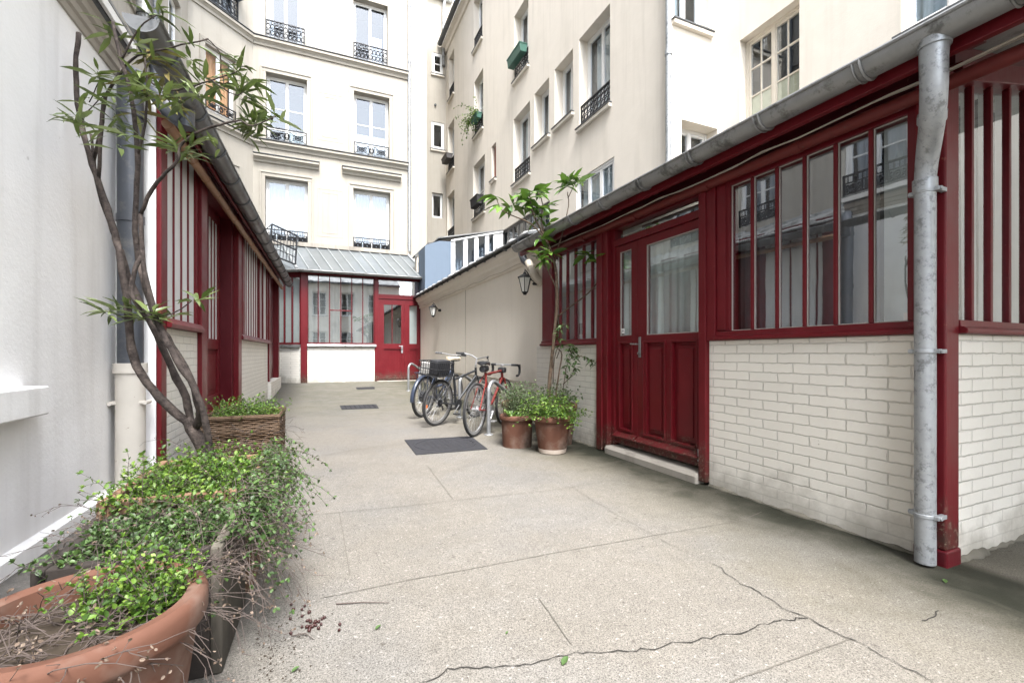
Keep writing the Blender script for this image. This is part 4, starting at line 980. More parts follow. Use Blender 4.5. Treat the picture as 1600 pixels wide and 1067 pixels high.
# ------------------------------------------------------------------ invented facade, out of view behind the camera, added for the panes to mirror
rb = thing('added_rear_facade', 'invented cream facade out of view, added to be mirrored in the far workshop panes', 'building', (1.5, -13, .02))
def FREAR(s, d, z): return (s, -13 - d, z)
RWN = [(a, a + 1.1, z, z + 2.0) for a in (-2.3, -.1, 2.1, 4.3) for z in (.9, 4.2)]
obj('wall', wall(MB(FREAR), -3.15, 7, 0, 7, RWN, .25), CREAM, rb, recalc=False)
for w in RWN: apt(rb, FREAR, *w, .18, 2, (.4, .7), 0, None, None, None, True, WHITEP, 1)
m = MB(FREAR); m.run([(-.3, 6.9), (-.3, 7.05), (4, 8.8), (4, 7)], -3.15, 7); obj('roof', m, ZINCD, rb)
# ------------------------------------------------------------------ covers in the ground
ASPH = plaster('cast_iron_cover', (.026, .026, .030), (.014, .014, .014), .5)
def cover(label, pix, lid, grid=False):
    c = [G(*p) for p in pix]; ctr = sum(c, Vector()) / 4
    t = thing('manhole_cover', label, 'manhole cover', tuple(ctr))
    m = MB(); m.raw([p + Vector((0, 0, z)) for z in (-.02, .009) for p in c], [(3, 2, 1, 0), (4, 5, 6, 7), (0, 1, 5, 4), (1, 2, 6, 5), (2, 3, 7, 6), (3, 0, 4, 7)])
    obj('frame', m, ASPH, t, bevel=.004)
    m = MB()
    if lid:
        z = ctr.z
        m.lathe([(.001, .012), (lid - .02, .012), (lid, .010), (lid, -.01)], (ctr.x, ctr.y, z), 40)
        m.lathe([(lid + .012, .009), (lid + .016, .016), (lid + .04, .016), (lid + .045, .009)], (ctr.x, ctr.y, z), 40)
        for k in range(-5, 6):
            for j in range(-5, 6):
                if (k * k + j * j) * .0036 < (lid - .05) ** 2: m.box(ctr.x + k * .06 - .014, ctr.x + k * .06 + .014, ctr.y + j * .06 - .014, ctr.y + j * .06 + .014, z + .011, z + .0135)
    else:
        e = (c[1] - c[0]); g = (c[3] - c[0])
        for i in range(1, 8):
            p0 = c[0] + e * (i / 8) + g * .1; p1 = c[0] + e * (i / 8) + g * .9
            m.tube([p0 + Vector((0, 0, .012)), p1 + Vector((0, 0, .012))], .008, 4, world=True)
    obj('lid', m, ASPH, t)
cover('large dark square iron cover with round lid in front of the bicycles', [(632, 688), (736, 682), (762, 702), (650, 711)], .31)
cover('small dark rectangular grating further back in the concrete', [(531, 634), (588, 632), (592, 638), (534, 640)], 0)
cover('small flush iron plate by the step of the back door', [(556, 604), (585, 603), (586, 606), (558, 607)], 0)

# ------------------------------------------------------------------ bicycle stands
STEEL = metal('stand_steel', (.30, .31, .32), .45, .6)
st0 = None
for i, (u, v, lab) in enumerate([(2.07, 5.50, 'grey steel bicycle hoop nearest the flower pots, red bicycle leaning on it'), (2.2, 7.2, 'grey steel bicycle hoop between the red and the grey bicycle'),
                               (2.02, 9.45, 'grey steel bicycle hoop just behind the blue mudguard'), (2.2, 11.6, 'grey steel bicycle hoop closest to the far red door')]):
    if st0 is None:
        st0 = thing('bicycle_stand', lab, 'bicycle stand', (u, v, hz(u, v)), 0, 'bicycle hoops along the courtyard wall')
        m = MB(); dx, dy = .80, .60
        pts = [(0, 0, .0), (0, 0, .30), (0, 0, .56)]
        for k in range(1, 7):
            a = k / 6 * R(105); pts.append((dx * .12 * (1 - math.cos(a)), dy * .12 * (1 - math.cos(a)), .56 + .12 * math.sin(a)))
        pts += [(dx * .5, dy * .5, .50), (dx * .95, dy * .95, .335), (dx * 1.0, dy * 1.0, .29), (dx * 1.0, dy * 1.0, 0)]
        m.tube(pts, .027, 12); obj('hoop', m, STEEL, st0, smooth=True, local=True)
        m = MB(); m.lathe([(.001, .012), (.055, .012), (.06, .002)], (0, 0, 0), 16); m.lathe([(.001, .012), (.055, .012), (.06, .002)], (dx, dy, 0), 16); obj('foot_plate', m, STEEL, st0, local=True)
    else:
        c = copy_tree(st0); c.location = (u, v, hz(u, v)); c['label'] = lab

# ------------------------------------------------------------------ bicycles (local x forward, y left, z up, rear contact at the origin)
RUBBER = plain('tyre_rubber', (.022, .022, .023), .75)
ALU = metal('brushed_aluminium', (.52, .52, .53), .35, .85)
BLK = plain('black_plastic', (.022, .023, .026), .45)
BLUEG = plain('blue_black_mudguard', (.03, .04, .065), .3)
def wheel(t, x, r, spokes, tyre_r=.016, tyre=None, disc=0):
    o = obj('wheel', MB().lathe([(r - tyre_r * 2 - .024, -.010), (r - tyre_r * 1.3, -.011), (r - tyre_r * 1.3, .011), (r - tyre_r * 2 - .024, .010), (r - tyre_r * 2 - .024, -.010)], (0, 0, 0), 48), ALU, t, smooth=True, local=True)
    o.location = (x, 0, r); o.rotation_euler = (R(90), 0, 0)
    m = MB(); m.tube([((r - tyre_r) * math.cos(k * math.pi / 24), (r - tyre_r) * math.sin(k * math.pi / 24), 0) for k in range(48)], tyre_r, 10, closed=True)
    obj('tyre', m, tyre or RUBBER, o, smooth=True, local=True)
    m = MB(); ri = r - tyre_r * 2 - .02
    for k in range(spokes):
        a = k * 2 * math.pi / spokes; s = 1 if k % 2 else -1; b = a + s * (.35 if k % 4 < 2 else -.35)
        m.tube([(.022 * math.cos(b), .022 * math.sin(b), .03 * s), (ri * math.cos(a), ri * math.sin(a), 0)], .0016, 4)
    obj('spokes', m, ALU, o, local=True)
    m = MB(); m.tube([(0, 0, -.055), (0, 0, .055)], .012, 10); m.tube([(0, 0, -.035), (0, 0, .035)], .02 + disc, 14)
    obj('hub', m, BLK if disc else ALU, o, smooth=True, local=True)
    return o
def arc(cx, cz, r, a0, a1, n=14, y=0): return [(cx + r * math.cos(R(a0 + (a1 - a0) * i / n)), y, cz + r * math.sin(R(a0 + (a1 - a0) * i / n))) for i in range(n + 1)]
def bicycle(label, loc, rz, lean, color, kind):
    t = thing('bicycle', label, 'bicycle', loc, 0); t.rotation_euler = (lean, 0, rz); t.rotation_mode = 'XYZ'
    r = .34; wb = 1.02
    tr = {'road': .0175, 'city': .020, 'utility': .025}[kind]
    wheel(t, 0, r, 32, tr, None, .0 if kind != 'utility' else .075); wheel(t, wb, r, 28, tr)
    bb = (.43, 0, .275); stp = (.285, 0, .80) if kind != 'utility' else (.30, 0, .62); hb = (.905, 0, .70); ht = (.872, 0, .83 if kind != 'utility' else .86)
    m = MB(); q = .017
    m.tube([bb, stp], q, 10); m.tube([bb, hb], q * 1.1, 10); m.tube([hb, ht], q * 1.15, 10); m.tube([bb, (.43, .04, .275)], .022, 10); m.tube([bb, (.43, -.04, .275)], .022, 10)
    if kind == 'road': m.tube([(stp[0] + .008, 0, stp[2] - .03), (ht[0] + .006, 0, ht[2] - .03)], q, 10)
    elif kind == 'city': m.tube([(.325, 0, .66), (ht[0] + .006, 0, ht[2] - .05)], q, 10)
    else: m.tube([(.36, 0, .48), (.6, 0, .5), (ht[0] + .01, 0, ht[2] - .09)], q * 1.3, 10)
    for y in (-.062, .062):
        m.tube([(.40, y * .5, .275), (.2, y * .8, .31), (0, y, r)], .009, 8); m.tube([(stp[0], y * .3, stp[2] - .04), (.2, y * .75, .655), (0, y, r)], .008, 8)
    obj('frame', m, color, t, smooth=True, local=True)
    m = MB()
    for y in (-.055, .055): m.tube([(hb[0], y * .6, hb[2] - .01), (.94, y * .95, .56), (.985, y, .42), (wb, y, r)], [.013, .012, .010, .008], 8)
    m.tube([(hb[0], -.035, hb[2] - .01), (hb[0], .035, hb[2] - .01)], .014, 8); obj('fork', m, color, t, smooth=True, local=True)
    # saddle
    sz = stp[2] + (.10 if kind == 'road' else .16 if kind == 'city' else .2); sx = stp[0] - .025
    m = MB(); m.tube([stp, (sx, 0, sz - .02)], .0135, 10); m.tube([(sx - .08, -.02, sz - .015), (sx + .12, -.02, sz - .015)], .004, 6); m.tube([(sx - .08, .02, sz - .015), (sx + .12, .02, sz - .015)], .004, 6)
    obj('seat_post', m, color if kind == 'city' else ALU, t, smooth=True, local=True)
    m = MB(); prof = [(-.13, .02, .0), (-.12, .068, .012), (-.07, .075, .016), (-.01, .05, .010), (.06, .026, .008), (.12, .018, .006), (.145, .012, -.004)]
    vs_ = []; fs_ = []
    for x, w, h in prof:
        for k in range(8): a = k * math.pi / 4; vs_.append((sx + x + .02, w * math.cos(a), sz + .012 + h + .024 * math.sin(a)))
    for i in range(len(prof) - 1):
        for k in range(8): fs_.append((i * 8 + k, i * 8 + (k + 1) % 8, i * 8 + 8 + (k + 1) % 8, i * 8 + 8 + k))
    fs_ += [tuple(range(8)), tuple(range(len(vs_) - 8, len(vs_)))]
    m.raw(vs_, fs_); obj('saddle', m, BLK if kind != 'city' else plain('cream_saddle', (.55, .46, .34), .6), t, smooth=True, local=True)
    # cranks
    m = MB(); m.tube([(.43, -.058, .275), (.43, -.052, .275)], .085 if kind != 'utility' else .075, 24); m.tube([(.43, -.066, .275), (.43, .066, .275)], .012, 8)
    m.tube([(.43, -.066, .275), (.43 - .12, -.075, .275 - .115)], .009, 8); m.tube([(.43, .066, .275), (.43 + .12, .075, .275 + .115)], .009, 8)
    cr = obj('crankset', m, BLK if kind != 'road' else ALU, t, smooth=True, local=True)
    for s in (-1, 1):
        m = MB(); cx_, cz_ = .43 + s * .12, .275 + s * .115; m.box(cx_ - .045, cx_ + .045, s * .085 - (.07 if s < 0 else 0), s * .085 + (.07 if s > 0 else 0), cz_ - .009, cz_ + .009); obj('pedal', m, ALU if kind == 'road' else BLK, cr, bevel=.004, local=True)
    m = MB(); m.tube([(.43, -.055, .275 + .083), (.2, -.05, .345 + .02), (0, -.045, r + .04)], .004, 5); m.tube([(.43, -.055, .275 - .083), (.2, -.05, .25), (.06, -.05, .255), (.02, -.05, .31), (0, -.045, r - .04)], .004, 5); obj('chain', m, BLK, t, local=True)
    m = MB()
    for k, rr in enumerate((.055, .047, .04, .034)): m.tube([(0, -.030 - .006 * k, r), (0, -.034 - .006 * k, r)], rr, 16)
    m.tube([(.02, -.062, r - .04), (.045, -.062, r - .10)], .012, 6); obj('sprockets', m, ALU if kind == 'road' else BLK, t, local=True)
    # handlebar
    m = MB(); g = MB(); gx, gz = ht[0] - .008, ht[2] + .04
    m.tube([ht, (gx, 0, gz)], .014, 8)
    if kind == 'road':
        m.tube([(gx, 0, gz), (gx + .09, 0, gz + .015)], .012, 8)
        for s in (-1, 1):
            m.tube([(gx + .09, 0, gz + .015), (gx + .09, s * .12, gz + .015)], .012, 8)
            g.tube([(gx + .09, s * .12, gz + .015), (gx + .095, s * .185, gz + .016), (gx + .13, s * .205, gz + .014), (gx + .175, s * .21, gz - .01), (gx + .19, s * .212, gz - .06), (gx + .165, s * .215, gz - .115), (gx + .11, s * .218, gz - .135), (gx + .05, s * .22, gz - .135)], .0165, 10)
            g.tube([(gx + .165, s * .212, gz + .005), (gx + .20, s * .212, gz + .02), (gx + .215, s * .212, gz - .03), (gx + .21, s * .213, gz - .1)], .010, 6)
    elif kind == 'city':
        m.tube([(gx, 0, gz), (gx + .02, 0, gz + .10)], .012, 8)
        for s in (-1, 1):
            m.tube([(gx + .02, 0, gz + .10), (gx + .04, s * .12, gz + .14), (gx - .02, s * .23, gz + .16)], .011, 8)
            g.tube([(gx - .02, s * .23, gz + .16), (gx - .14, s * .30, gz + .155)], .017, 8); g.tube([(gx - .0, s * .2, gz + .15), (gx - .06, s * .27, gz + .115), (gx - .12, s * .30, gz + .11)], .007, 6)
    else:
        m.tube([(gx, 0, gz), (gx - .03, 0, gz + .12)], .013, 8)
        for s in (-1, 1):
            m.tube([(gx - .03, 0, gz + .12), (gx - .02, s * .2, gz + .14)], .012, 8); g.tube([(gx - .02, s * .2, gz + .14), (gx - .08, s * .31, gz + .14)], .018, 8)
    hbo = obj('handlebar', m, ALU, t, smooth=True, local=True); obj('grip', g, BLK, hbo, smooth=True, local=True)
    if kind == 'road':
        m = MB(); m.box(gx - .02, gx + .075, -.055, .055, gz - .10, gz - .02); obj('bar_bag', m, BLK, t, bevel=.02, local=True)
        m = MB(); m.tube([(sx - .08, 0, sz - .055), (sx + .06, 0, sz - .05)], .045, 12); obj('saddle_bag', m, BLK, t, bevel=.01, local=True)
        m = MB(); m.tube([(.62, .03, .42), (.76, .03, .56)], .004, 5); m.tube([(.24, -.02, .67), (.24, .02, .67)], .012, 6); m.tube([(.30, -.03, .58), (.16, .02, .66), (.12, .03, .45), (.2, -.03, .4), (.30, -.03, .55)], .008, 6); obj('lock_cable', m, BLK, t, local=True)
    if kind != 'road':
        c = BLUEG if kind == 'utility' else BLK
        m = MB(); up = arc(0, r, r + .02, 20, 190, 20); n = len(up); vs_ = []; fs_ = []
        for x, y, z in up:
            d = Vector((x, 0, z - r)).normalized()
            for yy, off in ((-.033, -.012), (-.02, .004), (0, .008), (.02, .004), (.033, -.012)): vs_.append((x + d.x * off, yy, z + d.z * off))
        for i in range(n - 1):
            for k in range(4): fs_.append((i * 5 + k, i * 5 + k + 1, i * 5 + k + 6, i * 5 + k + 5))
        m.raw(vs_, fs_)
        if kind == 'utility': obj('mudguard', m, c, t, smooth='all', local=True)
        m = MB(); zr = r + .40
        for y in (-.06, .06): m.tube([(.2, y, zr - .02), (.0, y, zr), (-.24, y, zr)], .006, 6); m.tube([(-.02, y, zr), (0, y, r)], .006, 6); m.tube([(-.2, y, zr), (0, y * 1.05, r)], .005, 6)
        for x in (-.22, -.1, .02, .14): m.tube([(x, -.06, zr), (x, .06, zr)], .005, 6)
        obj('rear_rack', m, c, t, local=True)
        if kind == 'city':
            m = MB(); m.tube([(-.19, 0, .46), (-.245, 0, .30)], .02, 6); obj('rear_flap', m, BLK, t, local=True)
            m = MB(); m.tube([(-.262, -.0, .33), (-.262, 0, .29)], .018, 6); obj('reflector', m, plain('orange_reflector', (.75, .18, .05), .3), t, local=True)
        if kind == 'city':
            m = MB(); zb, zt_ = zr + .01, zr + .20
            for z in (zb, (zb + zt_) / 2, zt_): m.tube([(-.30, -.17, z), (.06, -.17, z), (.06, .17, z), (-.30, .17, z)], .007, 6, closed=True)
            for i in range(9):
                a = -.30 + .36 * i / 8; m.tube([(a, -.17, zb), (a, -.17, zt_)], .004, 5); m.tube([(a, .17, zb), (a, .17, zt_)], .004, 5)
                b = -.17 + .34 * i / 8; m.tube([(-.30, b, zb), (-.30, b, zt_)], .004, 5); m.tube([(.06, b, zb), (.06, b, zt_)], .004, 5); m.tube([(-.30, b, zb), (.06, b, zb)], .004, 5)
            bk = obj('basket', m, BLK, t, local=True)
            m = MB(); m.box(-.26, .03, -.13, .02, zb + .012, zt_ + .03); obj('basket_lining', m, BLK, bk, bevel=.02, local=True)
            m = MB(); m.box(-.28, -.02, .04, .15, zb + .012, zt_ - .02); obj('box', m, plain('grey_carton', (.45, .44, .42), .8), bk, bevel=.005, local=True)
    return t
REDB = paint('red_bicycle_paint', (.17, .022, .018), .35, .15)
GREYB = paint('grey_bicycle_paint', (.025, .027, .03), .35, .1)
BLUEB = paint('blue_black_bicycle_paint', (.025, .035, .06), .35, .1)
def heading(u, v): return math.atan2(v, u)
bicycle('red road bicycle with dropped handlebars nearest the flower pots', (1.865, 5.46, .02), heading(.69, .72), R(1.5), REDB, 'road')
bicycle('dark city bicycle with cream saddle and wire basket in the middle of the row', (1.63, 6.5, .02), heading(.80, .60), R(7), GREYB, 'city')
bicycle('blue black utility bicycle with a long shiny mudguard at the far end of the row', (1.64, 7.46, .02), heading(.70, .71), R(5), BLUEB, 'utility')

# ------------------------------------------------------------------ pots
TERRA = N('terracotta'); co_ = TERRA.coord()
c_ = TERRA.mix(TERRA.noise(co_, 5, 6, .6), (.070, .029, .018), (.125, .058, .038))
c_ = TERRA.mix(TERRA.ramp(TERRA.noise(co_, 3.2, 5, .65), [(.46, 0), (.66, .8)]), c_, (.18, .135, .11))
c_ = TERRA.mix(TERRA.ramp(TERRA.noise(co_, 2.1, 6, .7), [(.56, 0), (.68, .75)]), c_, (.035, .027, .018))
TERRA.pbr(c_, .78, 0, TERRA.bump(TERRA.noise(co_, 40, 5), .2, .004), .25); TERRA = TERRA.m
SALT = plaster('chalky_terracotta', (.42, .36, .31), (.2, .15, .11), .4)
def pot(label, c, rt, h, rb=None, group='terracotta pots', foot=False, lip=.035):
    t = thing('terracotta_pot', label, 'plant pot', c, 0, group); rb = rb or rt * .72
    lh = h * .16
    z0 = .05 if foot else 0
    f0 = rb + (rt - .02 - rb) * (z0 / h)
    prof = [(f0 - .001, z0), (rt - .022, h - lh - .012), (rt - .012, h - lh - .006), (rt - .004, h - lh), (rt, h - lh + .012), (rt, h - .02), (rt - .006, h - .006), (rt - .016, h), (rt - lip, h - .006), (rt - lip - .006, h - .05), (rt - lip - .02, h * .6)]
    if not foot: prof = [(.001, 0), (rb - .01, 0)] + prof
    m = MB(); m.lathe(prof, c, 56); obj('pot_wall', m, TERRA, t, smooth=True)
    if foot: m = MB(); m.lathe([(.001, 0), (rb - .012, 0), (rb, .008), (f0 + .0005, .0499), (.001, .0499)], c, 48); obj('foot', m, SALT, t, smooth=True)
    m = MB(); m.lathe([(.001, h - .05), (rt - lip - .004, h - .06)], c, 32); obj('soil', m, SOIL, t)
    return t
pot('wide weathered terracotta pot on the left of the trio by the wall', (2.12, 4.72, .02), .20, .36, .165)
pot('terracotta pot with chalky foot in front of the trio by the wall', (2.33, 4.27, .02), .212, .40, .145, 'terracotta pots', True)
pot('terracotta pot pushed against the brick wall, holding the small tree', (2.61, 4.66, .02), .232, .47)
pot('small terracotta pot half hidden behind the weathered one', (2.28, 5.16, .02), .16, .46, .13)
nc = rotl(-.54, 1.384)
pot('very large shallow terracotta bowl with dry twigs in the near left corner', (nc[0], nc[1], .02), .250, .45, .18, 'terracotta pots', False, .045)

# ------------------------------------------------------------------ box planters on the left
PLANTER_SHADE = plaster('planter_shade_dark', (.028, .023, .02), (.014, .012, .01), .5)  # shade between the pots, put into the colour of the trough's front
PALE = plaster('pale_concrete_planter', (.15, .135, .11), (.025, .022, .018), .95, True, (.12, .42))
def planter(name, label, u0, u1, v0, v1, h, m_, cat='planter', front=None):
    c = rotl((u0 + u1) / 2, (v0 + v1) / 2); t = thing(name, label, cat, (c[0], c[1], .02), -DL, 'planters along the left wall')
    w = .035; m = MB(UV); z0, z1 = .02, .02 + h
    m.box(u1 - w, u1, v0, v1, z0, z1); obj('side_panel', m, m_, t, bevel=.008)
    m = MB(UV); m.box(u0, u0 + w, v0, v1, z0, z1); obj('side_panel', m, front or m_, t, bevel=.008)
    m = MB(UV); m.box(u0 + w, u1 - w, v0, v0 + w, z0, z1 - .001); obj('end_panel', m, front or m_, t, bevel=.006)
    m = MB(UV); m.box(u0 + w, u1 - w, v1 - w, v1, z0, z1 - .001); obj('end_panel', m, m_, t, bevel=.006)
    m = MB(UV); m.box(u0 + w, u1 - w, v0 + w, v1 - w, z0, z1 - .06); obj('soil', m, SOIL, t)
    return t
planter('box_planter', 'pale box planter with its front painted shade dark, directly behind the big terracotta bowl', -.80, -.32, 1.74, 2.20, .42, PALE, front=PLANTER_SHADE)
planter('box_planter', 'brown box planter under the thick shrub, holding the oleander', -.85, -.31, 2.28, 3.05, .46, plaster('brown_clay_planter', (.20, .12, .075), (.06, .045, .03), .6))
WICK = N('wicker'); co_ = WICK.coord(); x_, y_, z_ = WICK.sep(co_)
wv = WICK.node('ShaderNodeTexWave', wave_type='BANDS', bands_direction='Z'); wv.inputs['Scale'].default_value = 18; wv.inputs['Distortion'].default_value = 1.2; WICK.link(co_, wv.inputs['Vector'])
WICK.pbr(WICK.mix(WICK.noise(co_, 20, 4), (.055, .033, .019), (.15, .095, .056)), .7, 0, WICK.bump(wv.outputs['Fac'], .8, .012), .3)
wk = thing('wicker_planter', 'brown wicker planter of green herbs next to the left red door', 'planter', rotl(-.68, 4.62) + (.02,), -DL, 'planters along the left wall')
m = MB(UV)
for a, b, c, d in ((-.43, -.395, 4.36, 4.92), (-.95, -.915, 4.36, 4.92), (-.915, -.43, 4.36, 4.395), (-.915, -.43, 4.885, 4.92)): m.box(a, b, c, d, .02, .52)
obj('woven_side', m, WICK.m, wk, bevel=.006)
m = MB(UV)
for k in range(32):
    z = .035 + .0155 * k; q = (-1) ** k
    m.tube([(-.390 + .006 * q * (-1) ** j, 4.352 + .064 * j, z) for j in range(10)], .0072, 5); m.tube([(-.95 + .0625 * j, 4.354 + .006 * q * (-1) ** j, z) for j in range(10)], .0072, 5)
for j in range(10): m.tube([(-.39, 4.352 + .064 * j, .02), (-.39, 4.352 + .064 * j, .53)], .006, 5); m.tube([(-.95 + .0625 * j, 4.354, .02), (-.95 + .0625 * j, 4.354, .53)], .006, 5)
m.tube([(-.95, 4.35, .535), (-.385, 4.35, .535), (-.385, 4.93, .535), (-.95, 4.93, .535)], .018, 8, closed=True); obj('woven_rib', m, WICK.m, wk, smooth=True)
m = MB(UV); m.box(-.915, -.43, 4.395, 4.885, .06, .46); obj('soil', m, SOIL, wk)

# ------------------------------------------------------------------ foliage
HERB = leafmat('herb_leaves', [(0, (.035, .08, .012)), (.45, (.075, .155, .018)), (.8, (.13, .23, .03)), (1, (.21, .31, .05))], .5, .35)
HERBD = leafmat('dark_herb_leaves', [(0, (.025, .05, .015)), (.5, (.05, .10, .025)), (1, (.10, .17, .05))], .5, .3)
GREYL = leafmat('grey_green_leaves', [(0, (.05, .085, .035)), (.6, (.09, .145, .055)), (1, (.17, .22, .11))], .6, .25)
DEAD = leafmat('dry_leaves', [(0, (.07, .045, .03)), (.5, (.14, .10, .075)), (1, (.22, .17, .13))], .8, .15)
OLEA = leafmat('oleander_leaves', [(0, (.045, .065, .022)), (.5, (.085, .115, .035)), (.85, (.14, .18, .06)), (1, (.26, .30, .17))], .30, .2)
OLIVE = leafmat('olive_brown_leaves', [(0, (.10, .07, .03)), (.5, (.16, .13, .04)), (1, (.20, .20, .07))], .45, .2)
LOQ = leafmat('broad_glossy_leaves', [(0, (.045, .10, .02)), (.5, (.085, .17, .03)), (1, (.15, .26, .05))], .22, .2)
def rvec(r, z=(-1, 1)): a = r.uniform(0, 6.283); return Vector((math.cos(a), math.sin(a), r.uniform(*z))).normalized()
def sprig(fol, stem, p, d, n, L, leafL, r, droop=.5, pairs=True, wr_=.7, sr=.0016):
    pts = [p]; dd = d.normalized()
    for i in range(n):
        dd = (dd + Vector((r.uniform(-.25, .25), r.uniform(-.25, .25), -droop / n + r.uniform(-.08, .08)))).normalized(); pts.append(pts[-1] + dd * (L / n))
    if stem is not None: stem.tube(pts, [sr * (1 - .6 * i / n) for i in range(n + 1)], 4, world=True)
    for i in range(1, n + 1):
        t = (pts[i] - pts[i - 1]).normalized(); a = r.uniform(0, 6.283)
        for k in range(2 if pairs else 1):
            sd = t.orthogonal().normalized(); sd = Matrix.Rotation(a + k * math.pi, 3, t) @ sd
            dl = (sd * .9 + t * .45 + Vector((0, 0, .1))).normalized(); ll = leafL * r.uniform(.4, 1.3) * (1.05 - .35 * i / n)
            nn = (Vector((0, 0, 1)) + rvec(r) * .5).normalized()
            fol.sleaf(pts[i], dl, nn, ll, ll * wr_)
    for k in range(2):
        dl = (dd + rvec(r) * .4).normalized(); fol.sleaf(pts[-1], dl, Vector((0, 0, 1)) + rvec(r) * .3, leafL * .7, leafL * .5)
def bush(name, label, cat, base, roots, n, Lr, leafL, m_, seed, updir=.9, spread=.8, droop=.5, wr_=.7, steps=(5, 8), group=None, bias=None):
    t = thing(name, label, cat, tuple(base), 0, group); r = random.Random(seed); f = MB(); s = MB()
    for i in range(n):
        p = roots(r); d = rvec(r, (0, 0)) * spread * r.uniform(.2, 1) + Vector((0, 0, updir * r.uniform(.5, 1.2)))
        if bias: d += bias(p, r)
        sprig(f, s, p, d, r.randint(*steps), r.uniform(*Lr), leafL, r, droop * r.uniform(.4, 1.6), True, wr_)
    obj('foliage', f, m_, t, smooth='all', recalc=False); obj('stem', s, TWIG, t); return t, f, s
def rect_roots(u0, u1, v0, v1, z):
    def fn(r): a, b = rotl(r.uniform(u0, u1), r.uniform(v0, v1)); return Vector((a, b, z))
    return fn
def disc_roots(c, rad, z):
    def fn(r): q = rad * math.sqrt(r.random()); a = r.uniform(0, 6.283); return Vector((c[0] + q * math.cos(a), c[1] + q * math.sin(a), z))
    return fn
def right_hang(p, r): return Vector((.55, -.1, -.1)) * (1 if r.random() < .35 else 0)
b0 = rotl(-.58, 2.66)
t, f, s = bush('shrub', 'dense bright green trailing shrub spilling over the brown planter on the left', 'shrub', (b0[0], b0[1], .44), rect_roots(-.82, -.33, 2.24, 2.95, .42), 520, (.10, .25), .026, HERB, 11, .8, 1.0, .7, bias=right_hang)
# hanging skirt over the right-hand edge of the planters
f = MB(); s = MB(); r = random.Random(12)
for i in range(250):
    a, b = rotl(-.31 + r.uniform(-.03, .04), r.uniform(1.8, 3.0)); p = Vector((a, b, .46 + r.uniform(-.02, .12)))
    sprig(f, s, p, Vector((r.uniform(.08, .6), r.uniform(-.5, .3), r.uniform(-.3, .35))), r.randint(6, 10), r.uniform(.12, .36), .022, r, 2.0 * r.uniform(.6, 1.4))
obj('foliage', f, HERBD, t, smooth='all', recalc=False); obj('stem', s, TWIG, t)
b1 = rotl(-.56, 1.98)
bush('shrub', 'low green herbs with small round leaves in the box planter behind the bowl', 'shrub', (b1[0], b1[1], .40), rect_roots(-.76, -.35, 1.76, 2.2, .37), 330, (.06, .16), .023, HERBD, 21, 1.0, .8, .4)
bush('shrub', 'clump of yellow green herbs growing out of the big terracotta bowl', 'shrub', (nc[0] + .07, nc[1] + .06, .43), disc_roots((nc[0] + .085, nc[1] + .075), .115, .40), 130, (.07, .17), .021, HERB, 31, 1.1, .7, .3)
b2 = rotl(-.67, 4.62)
bush('shrub', 'fresh green herbs filling the wicker planter', 'shrub', (b2[0], b2[1], .48), rect_roots(-.90, -.44, 4.4, 4.88, .46), 230, (.10, .26), .028, HERB, 41, 1.0, .7, .4)
bush('shrub', 'light green bushy herb in the terracotta pot with the chalky foot', 'shrub', (2.33, 4.27, .38), disc_roots((2.33, 4.27), .17, .36), 330, (.12, .33), .034, HERB, 51, 1.0, 1.1, .8)
bush('shrub', 'feathery grey green lavender like shrub in the weathered pot', 'shrub', (2.2, 4.82, .35), disc_roots((2.19, 4.80), .12, .33), 240, (.20, .42), .034, GREYL, 61, 1.3, .6, .2, .26, (8, 12))
bush('shrub', 'small trailing yellow green plant at the rim of the weathered pot', 'plant', (2.05, 4.6, .36), disc_roots((2.04, 4.62), .06, .34), 16, (.06, .16), .034, HERB, 71, .9, 1.0, .9)
bush('shrub', 'brown green straggly undergrowth at the foot of the small tree', 'shrub', (2.58, 4.66, .46), disc_roots((2.55, 4.66), .17, .44), 90, (.14, .34), .035, GREYL, 81, 1.0, .8, .5)
bush('shrub', 'wispy small plant at the wall behind the red bicycle', 'plant', (2.55, 5.55, .02), disc_roots((2.5, 5.5), .16, .02), 40, (.3, .6), .02, GREYL, 83, 1.6, .3, .1, .3, (7, 10))
# dry growth
def dry(name, label, base, roots, n, Lr, seed, hang=0, parentless=True):
    t = thing(name, label, 'dead plant', tuple(base)); r = random.Random(seed); s = MB(); f = MB()
    for i in range(n):
        p = roots(r); dd = (rvec(r, (-.1, 1.0)) + Vector((hang * r.uniform(.2, 1), 0, 0))).normalized(); L = r.uniform(*Lr); k = r.randint(5, 9); pts = [p]
        for j in range(k):
            dd = (dd + Vector((r.uniform(-.35, .35), r.uniform(-.35, .35), r.uniform(-.45, .15) - (.12 * hang)))).normalized(); q = pts[-1] + dd * L / k
            if q.z < .03: q.z = .03
            pts.append(q)
            if r.random() < .55:
                bd = (dd + rvec(r) * .9).normalized(); e = q + bd * r.uniform(.02, .07); e.z = max(e.z, .03)
                s.tube([q, e], [.0011, .0006], 3, world=True)
                for _ in range(r.randint(0, 3)): f.sleaf(e + rvec(r) * .004, rvec(r), rvec(r), r.uniform(.005, .013), .007)
        s.tube(pts, [.0015 * (1 - .6 * j / k) for j in range(k + 1)], 4, world=True)
    obj('stem', s, TWIG, t); obj('dry_foliage', f, DEAD, t, recalc=False); return t
dry('dead_plant', 'tangle of pale dry stems lying over the big terracotta bowl', (nc[0] - .05, nc[1], .43), disc_roots((nc[0] - .01, nc[1] - .03), .19, .41), 170, (.10, .34), 5)
e1 = rotl(-.33, 1.9)
dry('dead_plant', 'brown dry stems hanging down between the bowl and the box planter', (e1[0], e1[1], .02), rect_roots(-.42, -.27, 1.62, 2.3, .40), 150, (.15, .42), 6, .6)
e2 = rotl(-.7, 1.85)
